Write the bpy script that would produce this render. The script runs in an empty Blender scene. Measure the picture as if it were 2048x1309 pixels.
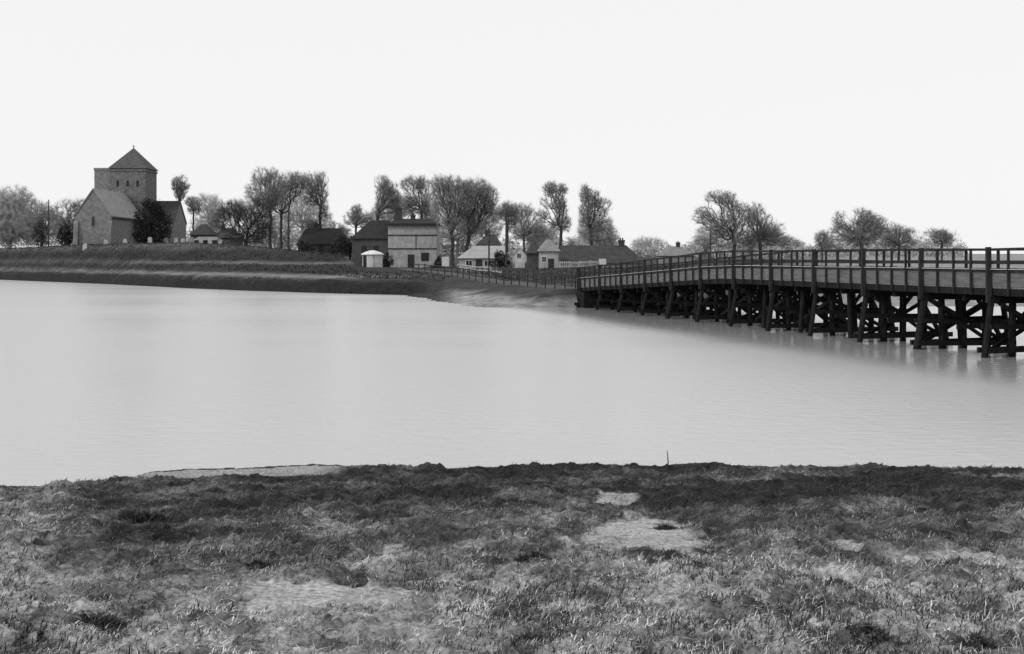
import bpy, math, random
import numpy as np
random.seed(7); RNG = np.random.default_rng(11)
S = bpy.context.scene
COL = S.collection
F, EYE, HOR = 2196.0, 3.7, 515.0           # focal length in photo pixels, eye above the water, horizon row

def at(px, py, Y):                          # photo direction at distance Y -> world point
    return ((px - 1024) / F * Y, Y, EYE - (py - HOR) / F * Y)
def wx(px, Y): return (px - 1024) / F * Y
def wz(py, Y): return EYE - (py - HOR) / F * Y

# ------------------------------------------------------------------ noise
def _hash(ix, iy, seed):
    h = (ix.astype(np.int64) * 374761393 + iy.astype(np.int64) * 668265263 + seed * 144665) & 0x7fffffff
    h = ((h ^ (h >> 13)) * 1274126177) & 0x7fffffff
    return ((h ^ (h >> 16)) & 0xffff) / 65535.0
def vnoise(x, y, seed=0):
    x = np.asarray(x, float); y = np.asarray(y, float)
    ix = np.floor(x); iy = np.floor(y); fx = x - ix; fy = y - iy
    fx = fx * fx * (3 - 2 * fx); fy = fy * fy * (3 - 2 * fy)
    a = _hash(ix, iy, seed); b = _hash(ix + 1, iy, seed); c = _hash(ix, iy + 1, seed); d = _hash(ix + 1, iy + 1, seed)
    return (a * (1 - fx) + b * fx) * (1 - fy) + (c * (1 - fx) + d * fx) * fy
def fbm(x, y, seed=0, o=4):
    s = 0; a = 0.5; t = 0
    for k in range(o):
        s = s + a * vnoise(x * 2 ** k, y * 2 ** k, seed + k * 17); t += a; a *= .55
    return s / t
def sstep(a, b, x):
    t = np.clip((np.asarray(x, float) - a) / (b - a), 0, 1); return t * t * (3 - 2 * t)

# ------------------------------------------------------------------ materials
def new_mat(name):
    m = bpy.data.materials.new(name); m.use_nodes = True
    nt = m.node_tree; b = nt.nodes['Principled BSDF']
    b.inputs['Specular IOR Level'].default_value = 0.25
    return m, nt, b
def mat(name, lo, hi, scale=3.0, rough=.9, stretch=(1, 1, 1), bump=0.0, detail=6, tone=False, wave=None):
    m, nt, b = new_mat(name)
    N = nt.nodes.new; L = nt.links.new
    tc = N('ShaderNodeTexCoord'); mp = N('ShaderNodeMapping'); mp.inputs['Scale'].default_value = stretch
    L(tc.outputs['Object'], mp.inputs['Vector'])
    nz = N('ShaderNodeTexNoise'); nz.inputs['Scale'].default_value = scale; nz.inputs['Detail'].default_value = detail
    nz.inputs['Roughness'].default_value = .65
    L(mp.outputs[0], nz.inputs['Vector'])
    mr = N('ShaderNodeMapRange'); mr.inputs[1].default_value = .3; mr.inputs[2].default_value = .7
    mr.inputs[3].default_value = lo; mr.inputs[4].default_value = hi
    L(nz.outputs['Fac'], mr.inputs[0])
    out = mr.outputs[0]
    if wave:                                 # courses of boards or tiles
        wv = N('ShaderNodeTexWave'); wv.bands_direction = wave[0]; wv.inputs['Scale'].default_value = wave[1]
        wv.inputs['Distortion'].default_value = .6; L(tc.outputs['Object'], wv.inputs['Vector'])
        w2 = N('ShaderNodeMapRange'); w2.inputs[1].default_value = 0; w2.inputs[2].default_value = .35
        w2.inputs[3].default_value = wave[2]; w2.inputs[4].default_value = 1.0; L(wv.outputs['Fac'], w2.inputs[0])
        mu = N('ShaderNodeMath'); mu.operation = 'MULTIPLY'; L(out, mu.inputs[0]); L(w2.outputs[0], mu.inputs[1]); out = mu.outputs[0]
    if tone:
        at_ = N('ShaderNodeAttribute'); at_.attribute_name = 'tone'
        mu = N('ShaderNodeMath'); mu.operation = 'MULTIPLY'; L(out, mu.inputs[0]); L(at_.outputs['Fac'], mu.inputs[1]); out = mu.outputs[0]
    cb = N('ShaderNodeCombineColor')
    for k in range(3): L(out, cb.inputs[k])
    L(cb.outputs[0], b.inputs['Base Color'])
    b.inputs['Roughness'].default_value = rough
    if bump:
        bp = N('ShaderNodeBump'); bp.inputs['Strength'].default_value = bump; bp.inputs['Distance'].default_value = .05
        L(nz.outputs['Fac'], bp.inputs['Height']); L(bp.outputs[0], b.inputs['Normal'])
    return m

M = {}
M['bark'] = mat('bark', .03, .075, 6, stretch=(3, 3, .5))
M['twig'] = mat('twig', .17, .29, 2)
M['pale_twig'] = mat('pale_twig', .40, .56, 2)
M['dark_twig'] = mat('dark_twig', .035, .075, 2)
M['evergreen'] = mat('evergreen', .012, .035, 2)
M['shrub_leaf'] = mat('shrub_leaf', .025, .075, 1.2)
M['flint'] = mat('flint', .11, .25, 2.2, bump=.5)
M['tower_flint'] = mat('tower_flint', .075, .19, 1.8, bump=.5)
M['stone'] = mat('stone', .25, .42, 3)
M['church_roof'] = mat('church_roof', .23, .34, 1.2, wave=('Z', 1.6, .75))
M['tower_roof'] = mat('tower_roof', .06, .12, 2, wave=('Z', 1.6, .7))
M['dark_roof'] = mat('dark_roof', .03, .07, 1.3, wave=('Z', 2.2, .7))
M['grey_roof'] = mat('grey_roof', .16, .26, 1.3, wave=('Z', 2.2, .75))
M['pale_roof'] = mat('pale_roof', .27, .40, 1.0, wave=('X', 1.8, .85))
M['render_wall'] = mat('render_wall', .22, .44, 1.5, stretch=(1.2, 1.2, .8), detail=9)
M['white_wall'] = mat('white_wall', .45, .62, 1.2)
M['grey_wall'] = mat('grey_wall', .16, .27, 1.2)
M['dark_wall'] = mat('dark_wall', .05, .10, 1.2)
M['brick'] = mat('brick', .03, .07, 3)
M['slate'] = mat('slate', .018, .045, 2, wave=('Z', 2.2, .7))
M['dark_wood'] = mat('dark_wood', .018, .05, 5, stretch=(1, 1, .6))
M['glass'] = mat('window_glass', .012, .02, 3, rough=.12)
M['white_paint'] = mat('white_paint', .55, .75, 3)
M['grave'] = mat('grave_stone', .28, .5, 3)
M['creosote'] = mat('creosote', .008, .022, 4, rough=.8, stretch=(2, 2, .5))
M['rail_wood'] = mat('rail_wood', .010, .03, 4, rough=.8)
M['board_wood'] = mat('board_wood', .07, .17, 2.2, rough=.85, stretch=(.6, .6, 5), detail=8)
M['creosote'].node_tree.nodes['Principled BSDF'].inputs['Specular IOR Level'].default_value = .08
M['deck_wood'] = mat('deck_wood', .10, .2, 3)
M['ledge_wood'] = mat('ledge_wood', .3, .48, 2)
M['near_ground'] = mat('near_ground', .25, 1.7, 26, tone=True, bump=1.0, detail=12)
M['blade'] = mat('blade', .75, 1.3, 5, tone=True, rough=.8)
M['far_ground'] = mat('far_ground', .5, 1.5, 1.7, tone=True, bump=.8, detail=10, stretch=(.7, .7, 2.4))
M['grit'] = mat('pole_wood', .03, .07, 3)

# ------------------------------------------------------------------ mesh building
class MB:
    def __init__(s): s.v = []; s.f = []
    def quad(s, *p):
        n = len(s.v); s.v += [tuple(q) for q in p]; s.f.append(tuple(range(n, n + len(p))))
    def hexa(s, b, t):                       # bottom 4, top 4 counter-clockwise
        n = len(s.v); s.v += [tuple(q) for q in b] + [tuple(q) for q in t]
        s.f += [(n + 3, n + 2, n + 1, n), (n + 4, n + 5, n + 6, n + 7)]
        for k in range(4): s.f.append((n + k, n + (k + 1) % 4, n + 4 + (k + 1) % 4, n + 4 + k))
    def box(s, x0, x1, y0, y1, z0, z1):
        s.hexa([(x0, y0, z0), (x1, y0, z0), (x1, y1, z0), (x0, y1, z0)], [(x0, y0, z1), (x1, y0, z1), (x1, y1, z1), (x0, y1, z1)])
    def beam(s, p, q, w, h=None, w2=None, up=(0, 0, 1)):   # square timber from p to q
        h = h or w; p = np.array(p, float); q = np.array(q, float); d = q - p; d /= np.linalg.norm(d)
        u = np.array(up, float)
        if abs(d @ u) > .95: u = np.array([.2987 * 0 + 1.0, .0, 0])
        a = np.cross(d, u); a /= np.linalg.norm(a); b = np.cross(a, d); k = (w2 or w) / w
        def ring(c, m): return [c - a * w / 2 * m - b * h / 2 * m, c + a * w / 2 * m - b * h / 2 * m, c + a * w / 2 * m + b * h / 2 * m, c - a * w / 2 * m + b * h / 2 * m]
        s.hexa(ring(p, 1), ring(q, k))
    def tube(s, pts, radii, n=8, cap=True):
        base = len(s.v); pts = [np.array(p, float) for p in pts]
        for i, (p, r) in enumerate(zip(pts, radii)):
            d = pts[min(i + 1, len(pts) - 1)] - pts[max(i - 1, 0)]; d = d / np.linalg.norm(d)
            u = np.array([0, 0, 1.]) if abs(d[2]) < .9 else np.array([1., 0, 0])
            a = np.cross(d, u); a /= np.linalg.norm(a); b = np.cross(d, a)
            for k in range(n):
                t = 2 * math.pi * k / n; s.v.append(tuple(p + r * (math.cos(t) * a + math.sin(t) * b)))
        for i in range(len(pts) - 1):
            for k in range(n):
                s.f.append((base + i * n + k, base + i * n + (k + 1) % n, base + (i + 1) * n + (k + 1) % n, base + (i + 1) * n + k))
        if cap:
            s.f.append(tuple(base + k for k in range(n))[::-1]); e = base + (len(pts) - 1) * n; s.f.append(tuple(e + k for k in range(n)))
    def build(s, name, m, parent=None, smooth=False):
        me = bpy.data.meshes.new(name); me.from_pydata(s.v, [], s.f); me.update()
        return link(name, me, m, parent, smooth)
def link(name, me, m, parent=None, smooth=False):
    me.materials.append(m)
    if smooth: me.polygons.foreach_set('use_smooth', [True] * len(me.polygons))
    o = bpy.data.objects.new(name, me); COL.objects.link(o)
    if parent is not None:                    # parents carry only a location, children keep world coordinates
        o.parent = parent; o.matrix_parent_inverse = world_of(parent).inverted()
    return o
def world_of(o):
    from mathutils import Matrix
    m = Matrix.Translation(o.location)
    return m
def np_mesh(name, verts, faces_flat, nper, m, parent=None, tone=None):
    me = bpy.data.meshes.new(name); nf = len(faces_flat) // nper if np.isscalar(nper) else len(nper)
    counts = np.full(nf, nper) if np.isscalar(nper) else np.asarray(nper)
    me.vertices.add(len(verts)); me.vertices.foreach_set('co', np.asarray(verts, np.float32).ravel())
    me.loops.add(len(faces_flat)); me.loops.foreach_set('vertex_index', np.asarray(faces_flat, np.int32))
    me.polygons.add(nf); st = np.concatenate([[0], np.cumsum(counts)[:-1]]).astype(np.int32)
    me.polygons.foreach_set('loop_start', st)
    me.update(calc_edges=True); me.validate()
    if tone is not None:
        a = me.attributes.new('tone', 'FLOAT', 'POINT'); a.data.foreach_set('value', np.asarray(tone, np.float32))
    return link(name, me, m, parent)
def tag(o, label=None, cat=None, group=None, kind=None):
    if label: o['label'] = label
    if cat: o['category'] = cat
    if group: o['group'] = group
    if kind: o['kind'] = kind
    return o
def thing(name, label, cat, loc, group=None):
    o = bpy.data.objects.new(name, None); COL.objects.link(o); o.location = loc; o.empty_display_size = .5
    return tag(o, label, cat, group)

# ------------------------------------------------------------------ far bank terrain
def pt(px, py): Y = F * EYE / (py - HOR); return (wx(px, Y), Y)
SH = [(-3000, 1500), (-400, 470)] + [pt(*p) for p in [(-300, 548), (0, 560), (200, 568), (400, 578), (600, 585.5), (860, 592), (1000, 599), (1060, 604), (1160, 615), (1600, 614), (2048, 613)]] + [(120, 80), (400, 60), (3000, 60)]
SHX = np.array([p[0] for p in SH]); SHY = np.array([p[1] for p in SH])
def axX(Y): return 17.66 - .313 * (Y - 40.6)      # the bridge's camera-side pile line
AX = np.array([-.2987, .9543]); PE = np.array([.9543, .2987])
def deck_z(Y): return 2.62 - max(0.0, Y - 60.5) * .0535
ENDY = 81.6
def far_h(X, Y, detail=True):
    X = np.asarray(X, float); Y = np.asarray(Y, float)
    d = Y - np.interp(X, SHX, SHY)
    u = X / np.maximum(Y, 1) * F + 1024; d = d + (fbm(X * .12, Y * .12, 5) - .5) * np.interp(u, [250, 600], [.9, 2.4])
    hin = np.interp(u, [-400, 0, 150, 380, 480, 577, 680, 722, 820, 1024, 1200, 2048, 3000], [4.5, 5.1, 5.6, 5.7, 5.3, 4.7, 3.9, 2.35, 2.15, 2.25, 2.3, 2.6, 3.0])
    hf = np.interp(u, [0, 400, 840, 905, 1150, 1250], [1.0, 1.45, 1.25, .35, .30, .5])
    fw = np.interp(u, [0, 840, 905, 1150, 1250], [2.2, 2.0, 3.0, 4.5, 4.0])
    D = np.interp(u, [0, 250, 380, 700, 1000], [9.5, 10, 19, 38, 45])
    h = np.where(d < 0, d * .25, hf * sstep(0, 1, d / fw) if False else hf * np.clip(d / fw, 0, 1))
    # a level strip above the bank, then the field climbs
    h = h + np.where(d > fw, (hin - hf) * (.12 * np.clip((d - fw) / 6, 0, 1) + .88 * sstep(np.minimum(4.5, D * .25), D, d)), 0)
    # road embankment in line with the bridge
    s = (X - axX(Y)) * PE[0] - 2.0
    road = np.interp(Y, [80.9, 81.8, 90, 105, 125, 160], [0, 1.35, 1.15, 1.25, 1.8, 2.2])
    emb = road * (1 - sstep(2.2, 9.5, np.abs(s) + 1.6 * (fbm(X * .5, Y * .5, 15) - .5))) * ((Y > 80.9) & (Y < 170))
    h = np.where(emb > 0, np.maximum(h, emb), h)
    h = h + np.maximum(Y - 260, 0) * .004
    if detail:
        h = h + np.where(d > 1, (fbm(X * .25, Y * .25, 9) - .5) * .35 + (fbm(X * 1.1, Y * 1.1, 19) - .5) * .16, 0)
    return h
def gz(X, Y): return float(far_h(np.array([X]), np.array([Y]))[0])

def grid(name, xs, ys, hfun, tfun, m, kind='structure'):
    XX, YY = np.meshgrid(xs, ys); Z = hfun(XX, YY)
    V = np.stack([XX, YY, Z], -1).reshape(-1, 3); nx, ny = len(xs), len(ys)
    i = np.arange(nx * ny).reshape(ny, nx)
    q = np.stack([i[:-1, :-1], i[:-1, 1:], i[1:, 1:], i[1:, :-1]], -1).reshape(-1)
    o = np_mesh(name, V, q, 4, m, tone=tfun(XX, YY).ravel())
    o.data.polygons.foreach_set('use_smooth', [True] * len(o.data.polygons))
    return tag(o, kind=kind)

def far_tone(X, Y):
    d = Y - np.interp(X, SHX, SHY); u = X / np.maximum(Y, 1) * F + 1024; d = d + (fbm(X * .12, Y * .12, 5) - .5) * np.interp(u, [250, 600], [.9, 2.4])
    hh = far_h(X, Y, False); n = fbm(X * .07, hh * 1.6, 31); n2 = fbm(X * .5, Y * .5, 41); n3 = fbm(X * 1.6, Y * 1.6, 47)
    lv = hh + .25 * (fbm(X * .05, Y * .05, 33) - .5) + .2 * (n3 - .5)
    # levels of the rising shore: wet mud, pale drained strip, rough grass, trodden path, rough grass, churchyard turf
    band = np.interp(lv, [0, .2, 1.28, 1.42, 1.55, 1.72, 1.88, 2.75, 2.95, 3.1, 3.3, 4.5, 5.0], [.008, .010, .012, .06, .17, .15, .026, .016, .10, .10, .018, .020, .075])
    inland = .030 + .045 * (n - .5)
    left = 1 - sstep(790, 900, u)
    t = inland * (1 - left) + left * band
    t = t * (.55 + .9 * n2) * (.6 + .8 * n3)
    t = t + .2 * sstep(1500, 1750, u)
    beach = sstep(870, 930, u) * (1 - sstep(1165, 1185, u)) * (1 - sstep(.45, .9, hh + .7 * (n2 - .5)))
    t = t * (1 - beach) + beach * (.22 + .26 * (n2 - .5) + .14 * (n3 - .5))
    s = np.abs((X - axX(Y)) * PE[0] - 2.0)
    rd = (1 - sstep(1.3, 1.9, s)) * ((Y > 82.5) & (Y < 170))
    t = t * (1 - rd) + rd * .08
    return np.clip(t, .008, .5)
ys = np.concatenate([np.arange(55, 76, 1.0), np.arange(76, 215, .4), np.geomspace(215, 2600, 70)])
xs = np.concatenate([-np.geomspace(110, 2600, 46)[::-1], np.arange(-109, 75, .6), np.geomspace(76, 2600, 46)])
grid('far_bank', xs, ys, far_h, far_tone, M['far_ground'])

# ------------------------------------------------------------------ near bank terrain
SN = [pt_ for pt_ in [(-60, 14.5), (-20, 16.2)]]
for px, py in [(0, 972), (120, 975), (225, 966), (300, 944), (420, 936), (600, 932), (800, 934), (1000, 937), (1150, 931), (1400, 930), (1560, 934), (1750, 935), (2048, 944)]:
    Y = F * (EYE - .06) / (py - HOR); SN.append((wx(px, Y), Y))
SN += [(14, 17.6), (30, 17), (70, 16)]
SNX = np.arange(-70, 70, .08); SNY = np.interp(SNX, [p[0] for p in SN], [p[1] for p in SN]) + (fbm(SNX * .9, SNX * 0 + 3.3, 88) - .5) * .5 + (fbm(SNX * 3.5, SNX * 0 + 7.3, 89) - .5) * .25
MUD = [(1290, 1068, 95, 34, 1.0), (1215, 1085, 50, 20, .6), (1235, 998, 42, 9, .8), (585, 1194, 105, 30, 1.15), (740, 1190, 90, 17, .85), (770, 1120, 30, 40, .5), (905, 1160, 70, 22, .45), (330, 1225, 50, 22, .6),
       (690, 1060, 40, 12, .4), (1240, 1290, 130, 16, .6), (470, 1290, 120, 16, .5), (850, 1260, 200, 25, .35), (1800, 1240, 130, 20, .5), (1500, 1270, 70, 22, .6), (1690, 1088, 40, 10, .6), (640, 1130, 60, 16, .35), (900, 1290, 110, 14, .55), (160, 1290, 60, 18, .5), (1950, 1110, 70, 16, .5), (1130, 1215, 60, 16, .5), (60, 1105, 60, 12, .45), (420, 1180, 60, 14, .4)]
def near_plane(X, Y):
    e = np.interp(X, SNX, SNY)
    q = np.clip((e - Y) / e, -1, 1.5)
    h = .07 + 2.62 * q * np.where(q > 0, (1 - .12 * q), 1.0)
    h = np.where(Y > e, -.25 * (Y - e) * 2.2, h)
    return h, e - Y
# mud patches given as world ellipses
MW = []
for px, py, rx, ry, k in MUD:
    lo, hi = 3.5, 19.5
    for _ in range(40):
        mid = (lo + hi) / 2; x = wx(px, mid); h = float(near_plane(np.array([x]), np.array([mid]))[0][0])
        row = HOR + F * (EYE - h) / mid
        if row > py: lo = mid
        else: hi = mid
    Y = (lo + hi) / 2; rowd = (HOR + F * (EYE - float(near_plane(np.array([wx(px, Y)]), np.array([Y + .1]))[0][0])) / (Y + .1)) - py
    MW.append((wx(px, Y), Y, rx / F * Y, ry / max(abs(rowd) * 10, 1), k))
def mud(X, Y):
    w = np.zeros_like(X); wob = (fbm(X * 1.6, Y * 1.6, 71) - .5) * 1.5 + (fbm(X * 6, Y * 6, 72) - .5) * .9
    for x, y, rx, ry, k in MW:
        r = np.sqrt(((X - x) / rx) ** 2 + ((Y - y) / ry) ** 2) + wob
        w = np.maximum(w, k * (1 - sstep(.75, 1.1, r)))
    return w
def near_h(X, Y):
    h, d = near_plane(X, Y)
    m = mud(X, Y)
    bumps = (fbm(X * 1.5, Y * 1.5, 3) - .5) * .24 + (fbm(X * 5, Y * 5, 4) - .5) * .15 + (fbm(X * 14, Y * 14, 6) - .5) * .09 + (vnoise(X * 26, Y * 26, 8) - .5) * .05
    lz = (1 - sstep(2.2, 3.4, d)) * sstep(-7.4, -6.6, X) * (1 - sstep(-3.6, -2.4, X))
    amp = sstep(-.3, .9, d) * (1 - .8 * m) * (1 - .9 * lz)
    h = h + bumps * amp
    # low pale ledges of silt at the waterline on the left
    h = h - .10 * lz * sstep(.5, 1.5, d); led = (1 - sstep(1.2, 1.7, d)) * sstep(-.05, .02, d) * sstep(-6.8, -6.2, X) * (1 - sstep(-3.4, -2.4, X))
    h = np.where(led > .5, .045 + .06 * (np.floor(fbm(X * .9, Y * 2.2, 55) * 4) / 4), h)
    h = h + 2.3 * sstep(20, 27, X) * (1 - sstep(9, 15.5, Y)) * .4
    return h
def dry(X, Y):                                # 0 damp dark sward by the water, 1 pale dry grass
    e = np.interp(X, SNX, SNY); q = Y / e
    n = fbm(X * .55, Y * .55, 13, 4)
    n = n + .5 * (fbm(X * 1.7, Y * 1.7, 14, 3) - .5)
    base = np.interp(q, [.2, .27, .36, .44, .56, .72, 1.0], [1.0, .90, .66, .38, .17, .03, 0])
    base = base + .38 * sstep(-.33, -.45, X / np.maximum(Y, 1)) + .10 * sstep(.36, .46, X / np.maximum(Y, 1)) * (q < .75)
    return np.clip(base + (n - .5) * .95, 0, 1)
def near_tone(X, Y):
    _, d = near_plane(X, Y); n = fbm(X * 4, Y * 4, 91)
    n3 = fbm(X * 11, Y * 11, 93); t = (.022 + .44 * dry(X, Y)) * np.clip(.35 + 2.6 * (n - .3), .3, 2) * np.clip(.4 + 2.4 * (n3 - .25), .3, 1.7)
    m = mud(X, Y); t = t * (1 - m) + m * (.46 + .3 * (n - .5) + .15 * (n3 - .5))
    led = (1 - sstep(1.2, 1.7, d)) * sstep(-6.9, -6.2, X) * (1 - sstep(-3.4, -2.4, X))
    t = t * (1 - led) + led * (.33 + .2 * (n - .5))
    t = np.where(d < .12, .03, t)
    return np.clip(t, .012, .6)
xs = np.concatenate([np.linspace(-70, -11.2, 40), np.arange(-11.1, 11.1, .05), np.linspace(11.2, 70, 40)])
ys = np.concatenate([np.linspace(-40, 3.4, 24), np.arange(3.5, 21, .05), np.linspace(21.2, 30, 8)])
grid('near_bank', xs, ys, near_h, near_tone, M['near_ground'])

# grass on the near bank: bent blades, one uncountable mass
def make_grass(name, n, ymin, ymax, lmin, lmax, wid, seed, toner, lean, clump, label):
    r = np.random.default_rng(seed)
    Y = ymin * (ymax / ymin) ** r.random(n * 2); X = (r.random(n * 2) * 2 - 1) * (.57 * Y + 2.6)
    _, d = near_plane(X, Y); m = mud(X, Y); c = fbm(X * 3.2, Y * 3.2, 61 + seed, 3); c2 = fbm(X * .8, Y * .8, 62 + seed, 3)
    led = (d < 1.6) & (X > -6.7) & (X < -2.6)
    keep = (d > .05) & (r.random(n * 2) > m * 1.15) & (r.random(n * 2) < clump(c, c2)) & ~led
    X = X[keep]; Y = Y[keep]; c = c[keep]; k = len(X)
    Z = near_h(X, Y) - .012
    lmax = lmax; L = (lmin + (lmax - lmin) * r.random(k) ** 2) * (.55 + .9 * c)
    th = r.random(k) * 2 * math.pi; w = wid * (.6 + .8 * r.random(k)) * (1 + Y * .045)
    ln = lean[0] + (lean[1] - lean[0]) * r.random(k); ln = np.minimum(ln, 1.15); la = r.normal(.4, 1.3, k)      # lean, mostly with the wind
    dx, dy = np.cos(la) * ln, np.sin(la) * ln
    up = np.sqrt(np.maximum(1 - np.minimum(ln, 1.0) ** 2, .004 if lean[0] > 1.4 else .05))
    P0 = np.stack([X, Y, Z], -1); side = np.stack([np.cos(th) * w / 2, np.sin(th) * w / 2, 0 * w], -1)
    Dm = np.stack([dx * .35 * L, dy * .35 * L, up * .62 * L], -1); De = np.stack([dx * L, dy * L, up * .95 * L], -1)
    V = np.stack([P0 - side, P0 + side, P0 + Dm + side * .8, P0 + Dm - side * .8, P0 + De], 1).reshape(-1, 3)
    b = np.arange(k)[:, None] * 5
    idx = np.concatenate([b + np.array([0, 1, 2, 3]), b + np.array([3, 2, 4])], 1).ravel()
    t = toner(X, Y, r); tone = np.repeat(np.clip(t, .012, .75), 5)
    o = np_mesh(name, V, idx, np.tile([4, 3], k), M['blade'], tone=tone)
    return tag(o, kind='stuff')
def tone_turf(X, Y, r): D = dry(X, Y); q = r.random(len(X)); return (.018 + .045 * q) + (D * (.07 + 1.35 * q ** 1.4)) * np.clip(-.15 + 3.0 * (fbm(X * 3.2, Y * 3.2, 77) - .24), .06, 1.8)
def tone_dry(X, Y, r): D = dry(X, Y); return (.12 + .75 * D) * (.5 + .8 * r.random(len(X)))
def tone_straw(X, Y, r): D = dry(X, Y); return .04 + .6 * D * r.random(len(X))
def tone_dark(X, Y, r): return .018 + .035 * r.random(len(X))
make_grass('grass', 760000, 3.6, 19.6, .012, .055, .0045, 1, tone_turf, (.6, 1.35), lambda c, c2: .30 + .7 * sstep(.36, .52, c), '')
make_grass('dry_grass', 110000, 3.6, 19.4, .02, .075, .0036, 2, tone_dry, (.45, 1.4), lambda c, c2: 1.15 * sstep(.50, .66, c) * sstep(.35, .6, c2), '')
make_grass('straw_litter', 72000, 3.6, 19.4, .05, .13, .004, 5, tone_straw, (1.5, 1.7), lambda c, c2: .25 + .75 * sstep(.4, .6, c2), '')
make_grass('dark_grass', 250000, 3.6, 19.6, .015, .075, .0042, 3, tone_dark, (.3, 1.1), lambda c, c2: 1.0 * np.maximum(.8 * sstep(.52, .62, c), sstep(.50, .56, c2 + .5 * (c - .5))), '')

# ------------------------------------------------------------------ water
def water():
    m, nt, b = new_mat('river_water')
    N = nt.nodes.new; L = nt.links.new
    b.inputs['Base Color'].default_value = (.42, .42, .42, 1); b.inputs['Roughness'].default_value = .17; b.inputs['IOR'].default_value = 2.0
    b.inputs['Specular IOR Level'].default_value = .5
    tc = N('ShaderNodeTexCoord'); mp = N('ShaderNodeMapping'); mp.inputs['Scale'].default_value = (.8, 1.2, 1); L(tc.outputs['Object'], mp.inputs[0])
    n1 = N('ShaderNodeTexNoise'); n1.inputs['Scale'].default_value = 2.6; n1.inputs['Detail'].default_value = 5; L(mp.outputs[0], n1.inputs['Vector'])
    b1 = N('ShaderNodeBump'); b1.inputs['Strength'].default_value = .3; b1.inputs['Distance'].default_value = .07; L(n1.outputs['Fac'], b1.inputs['Height'])
    L(b1.outputs[0], b.inputs['Normal'])
    # wind-ruffled water is rough; the lee along the bridge piles lies calmer
    sp = N('ShaderNodeSeparateXYZ'); L(tc.outputs['Object'], sp.inputs[0])
    def math_(op, a, c, v=None):
        q = N('ShaderNodeMath'); q.operation = op
        for k, z in ((0, a), (1, c)):
            if isinstance(z, (int, float)): q.inputs[k].default_value = z
            else: L(z, q.inputs[k])
        return q.outputs[0]
    off = math_('ADD', sp.outputs[0], math_('MULTIPLY', sp.outputs[1], .313)); off = math_('ABSOLUTE', math_('SUBTRACT', off, 17.66 + .313 * 40.6 + 1.5), 0)
    lee = N('ShaderNodeMapRange'); lee.interpolation_type = 'SMOOTHSTEP'; lee.inputs[1].default_value = 3.5; lee.inputs[2].default_value = 9; lee.inputs[3].default_value = .04; lee.inputs[4].default_value = .30; L(off, lee.inputs[0])
    m2 = N('ShaderNodeMapping'); m2.inputs['Scale'].default_value = (.02, .09, 1); L(tc.outputs['Object'], m2.inputs[0])
    n2 = N('ShaderNodeTexNoise'); n2.inputs['Scale'].default_value = 1; n2.inputs['Detail'].default_value = 4; L(m2.outputs[0], n2.inputs['Vector'])
    L(math_('MULTIPLY', lee.outputs[0], math_('ADD', math_('MULTIPLY', n2.outputs['Fac'], .7), .65)), b.inputs['Roughness'])
    mb = MB(); mb.quad((-2600, -5, 0), (2600, -5, 0), (2600, 1700, 0), (-2600, 1700, 0))
    tag(mb.build('water', m), kind='structure')
water()

# ------------------------------------------------------------------ trees
def bst(root_pts, pts, bf):
    """balanced spanning tree over the crown points, started from the trunk"""
    n0 = len(root_pts); P = np.vstack([root_pts, pts]); n = len(P); par = np.full(n, -1); pl = np.zeros(n)
    for i in range(1, n0): par[i] = i - 1; pl[i] = 0
    cost = np.full(n, 1e9); bp = np.zeros(n, int); open_ = np.ones(n, bool); open_[:n0] = False
    start = max(1, n0 - 3)
    for i in range(start, n0):
        d = np.linalg.norm(P - P[i], axis=1) + bf * pl[i] + (n0 - 1 - i) * .3; up = d < cost; cost[up] = d[up]; bp[up] = i
    order = list(range(n0))
    for _ in range(n - n0):
        j = int(np.argmin(np.where(open_, cost, 1e12))); open_[j] = False; i = bp[j]; par[j] = i
        pl[j] = pl[i] + np.linalg.norm(P[j] - P[i]); order.append(j)
        d = np.linalg.norm(P - P[j], axis=1) + bf * pl[j]; up = open_ & (d < cost); cost[up] = d[up]; bp[up] = j
    return P, par, order
def rand_unit(r, n):
    v = r.normal(size=(n, 3)); return v / np.linalg.norm(v, axis=1)[:, None]
def frusta(A, B, ra, rb, n):
    k = len(A); d = B - A; L = np.linalg.norm(d, axis=1)[:, None]; d = d / np.maximum(L, 1e-6)
    u = np.where(np.abs(d[:, 2:3]) > .9, np.array([[1., 0, 0]]), np.array([[0, 0, 1.]]))
    a = np.cross(d, u); a /= np.linalg.norm(a, axis=1)[:, None]; b = np.cross(d, a)
    V = []
    for c, rr in ((A, ra), (B, rb)):
        for q in range(n):
            t = 2 * math.pi * q / n; V.append(c + rr[:, None] * (math.cos(t) * a + math.sin(t) * b))
    V = np.stack(V, 1).reshape(-1, 3); base = np.arange(k)[:, None] * 2 * n
    F_ = np.concatenate([base + np.array([q, (q + 1) % n, n + (q + 1) % n, n + q]) for q in range(n)], 1).reshape(-1)
    return V, F_
def spikes(A, B, ra):
    k = len(A); d = B - A; d = d / np.maximum(np.linalg.norm(d, axis=1)[:, None], 1e-6)
    u = rand_unit(np.random.default_rng(3), k); a = np.cross(d, u); a /= np.maximum(np.linalg.norm(a, axis=1)[:, None], 1e-6); b = np.cross(d, a)
    V = np.stack([A + ra[:, None] * a, A + ra[:, None] * (-.5 * a + .87 * b), A + ra[:, None] * (-.5 * a - .87 * b), B], 1).reshape(-1, 3)
    base = np.arange(k)[:, None] * 4
    return V, np.concatenate([base + np.array(f) for f in ([0, 1, 3], [1, 2, 3], [2, 0, 3])], 1).reshape(-1)
TWK = 1.85
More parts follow.
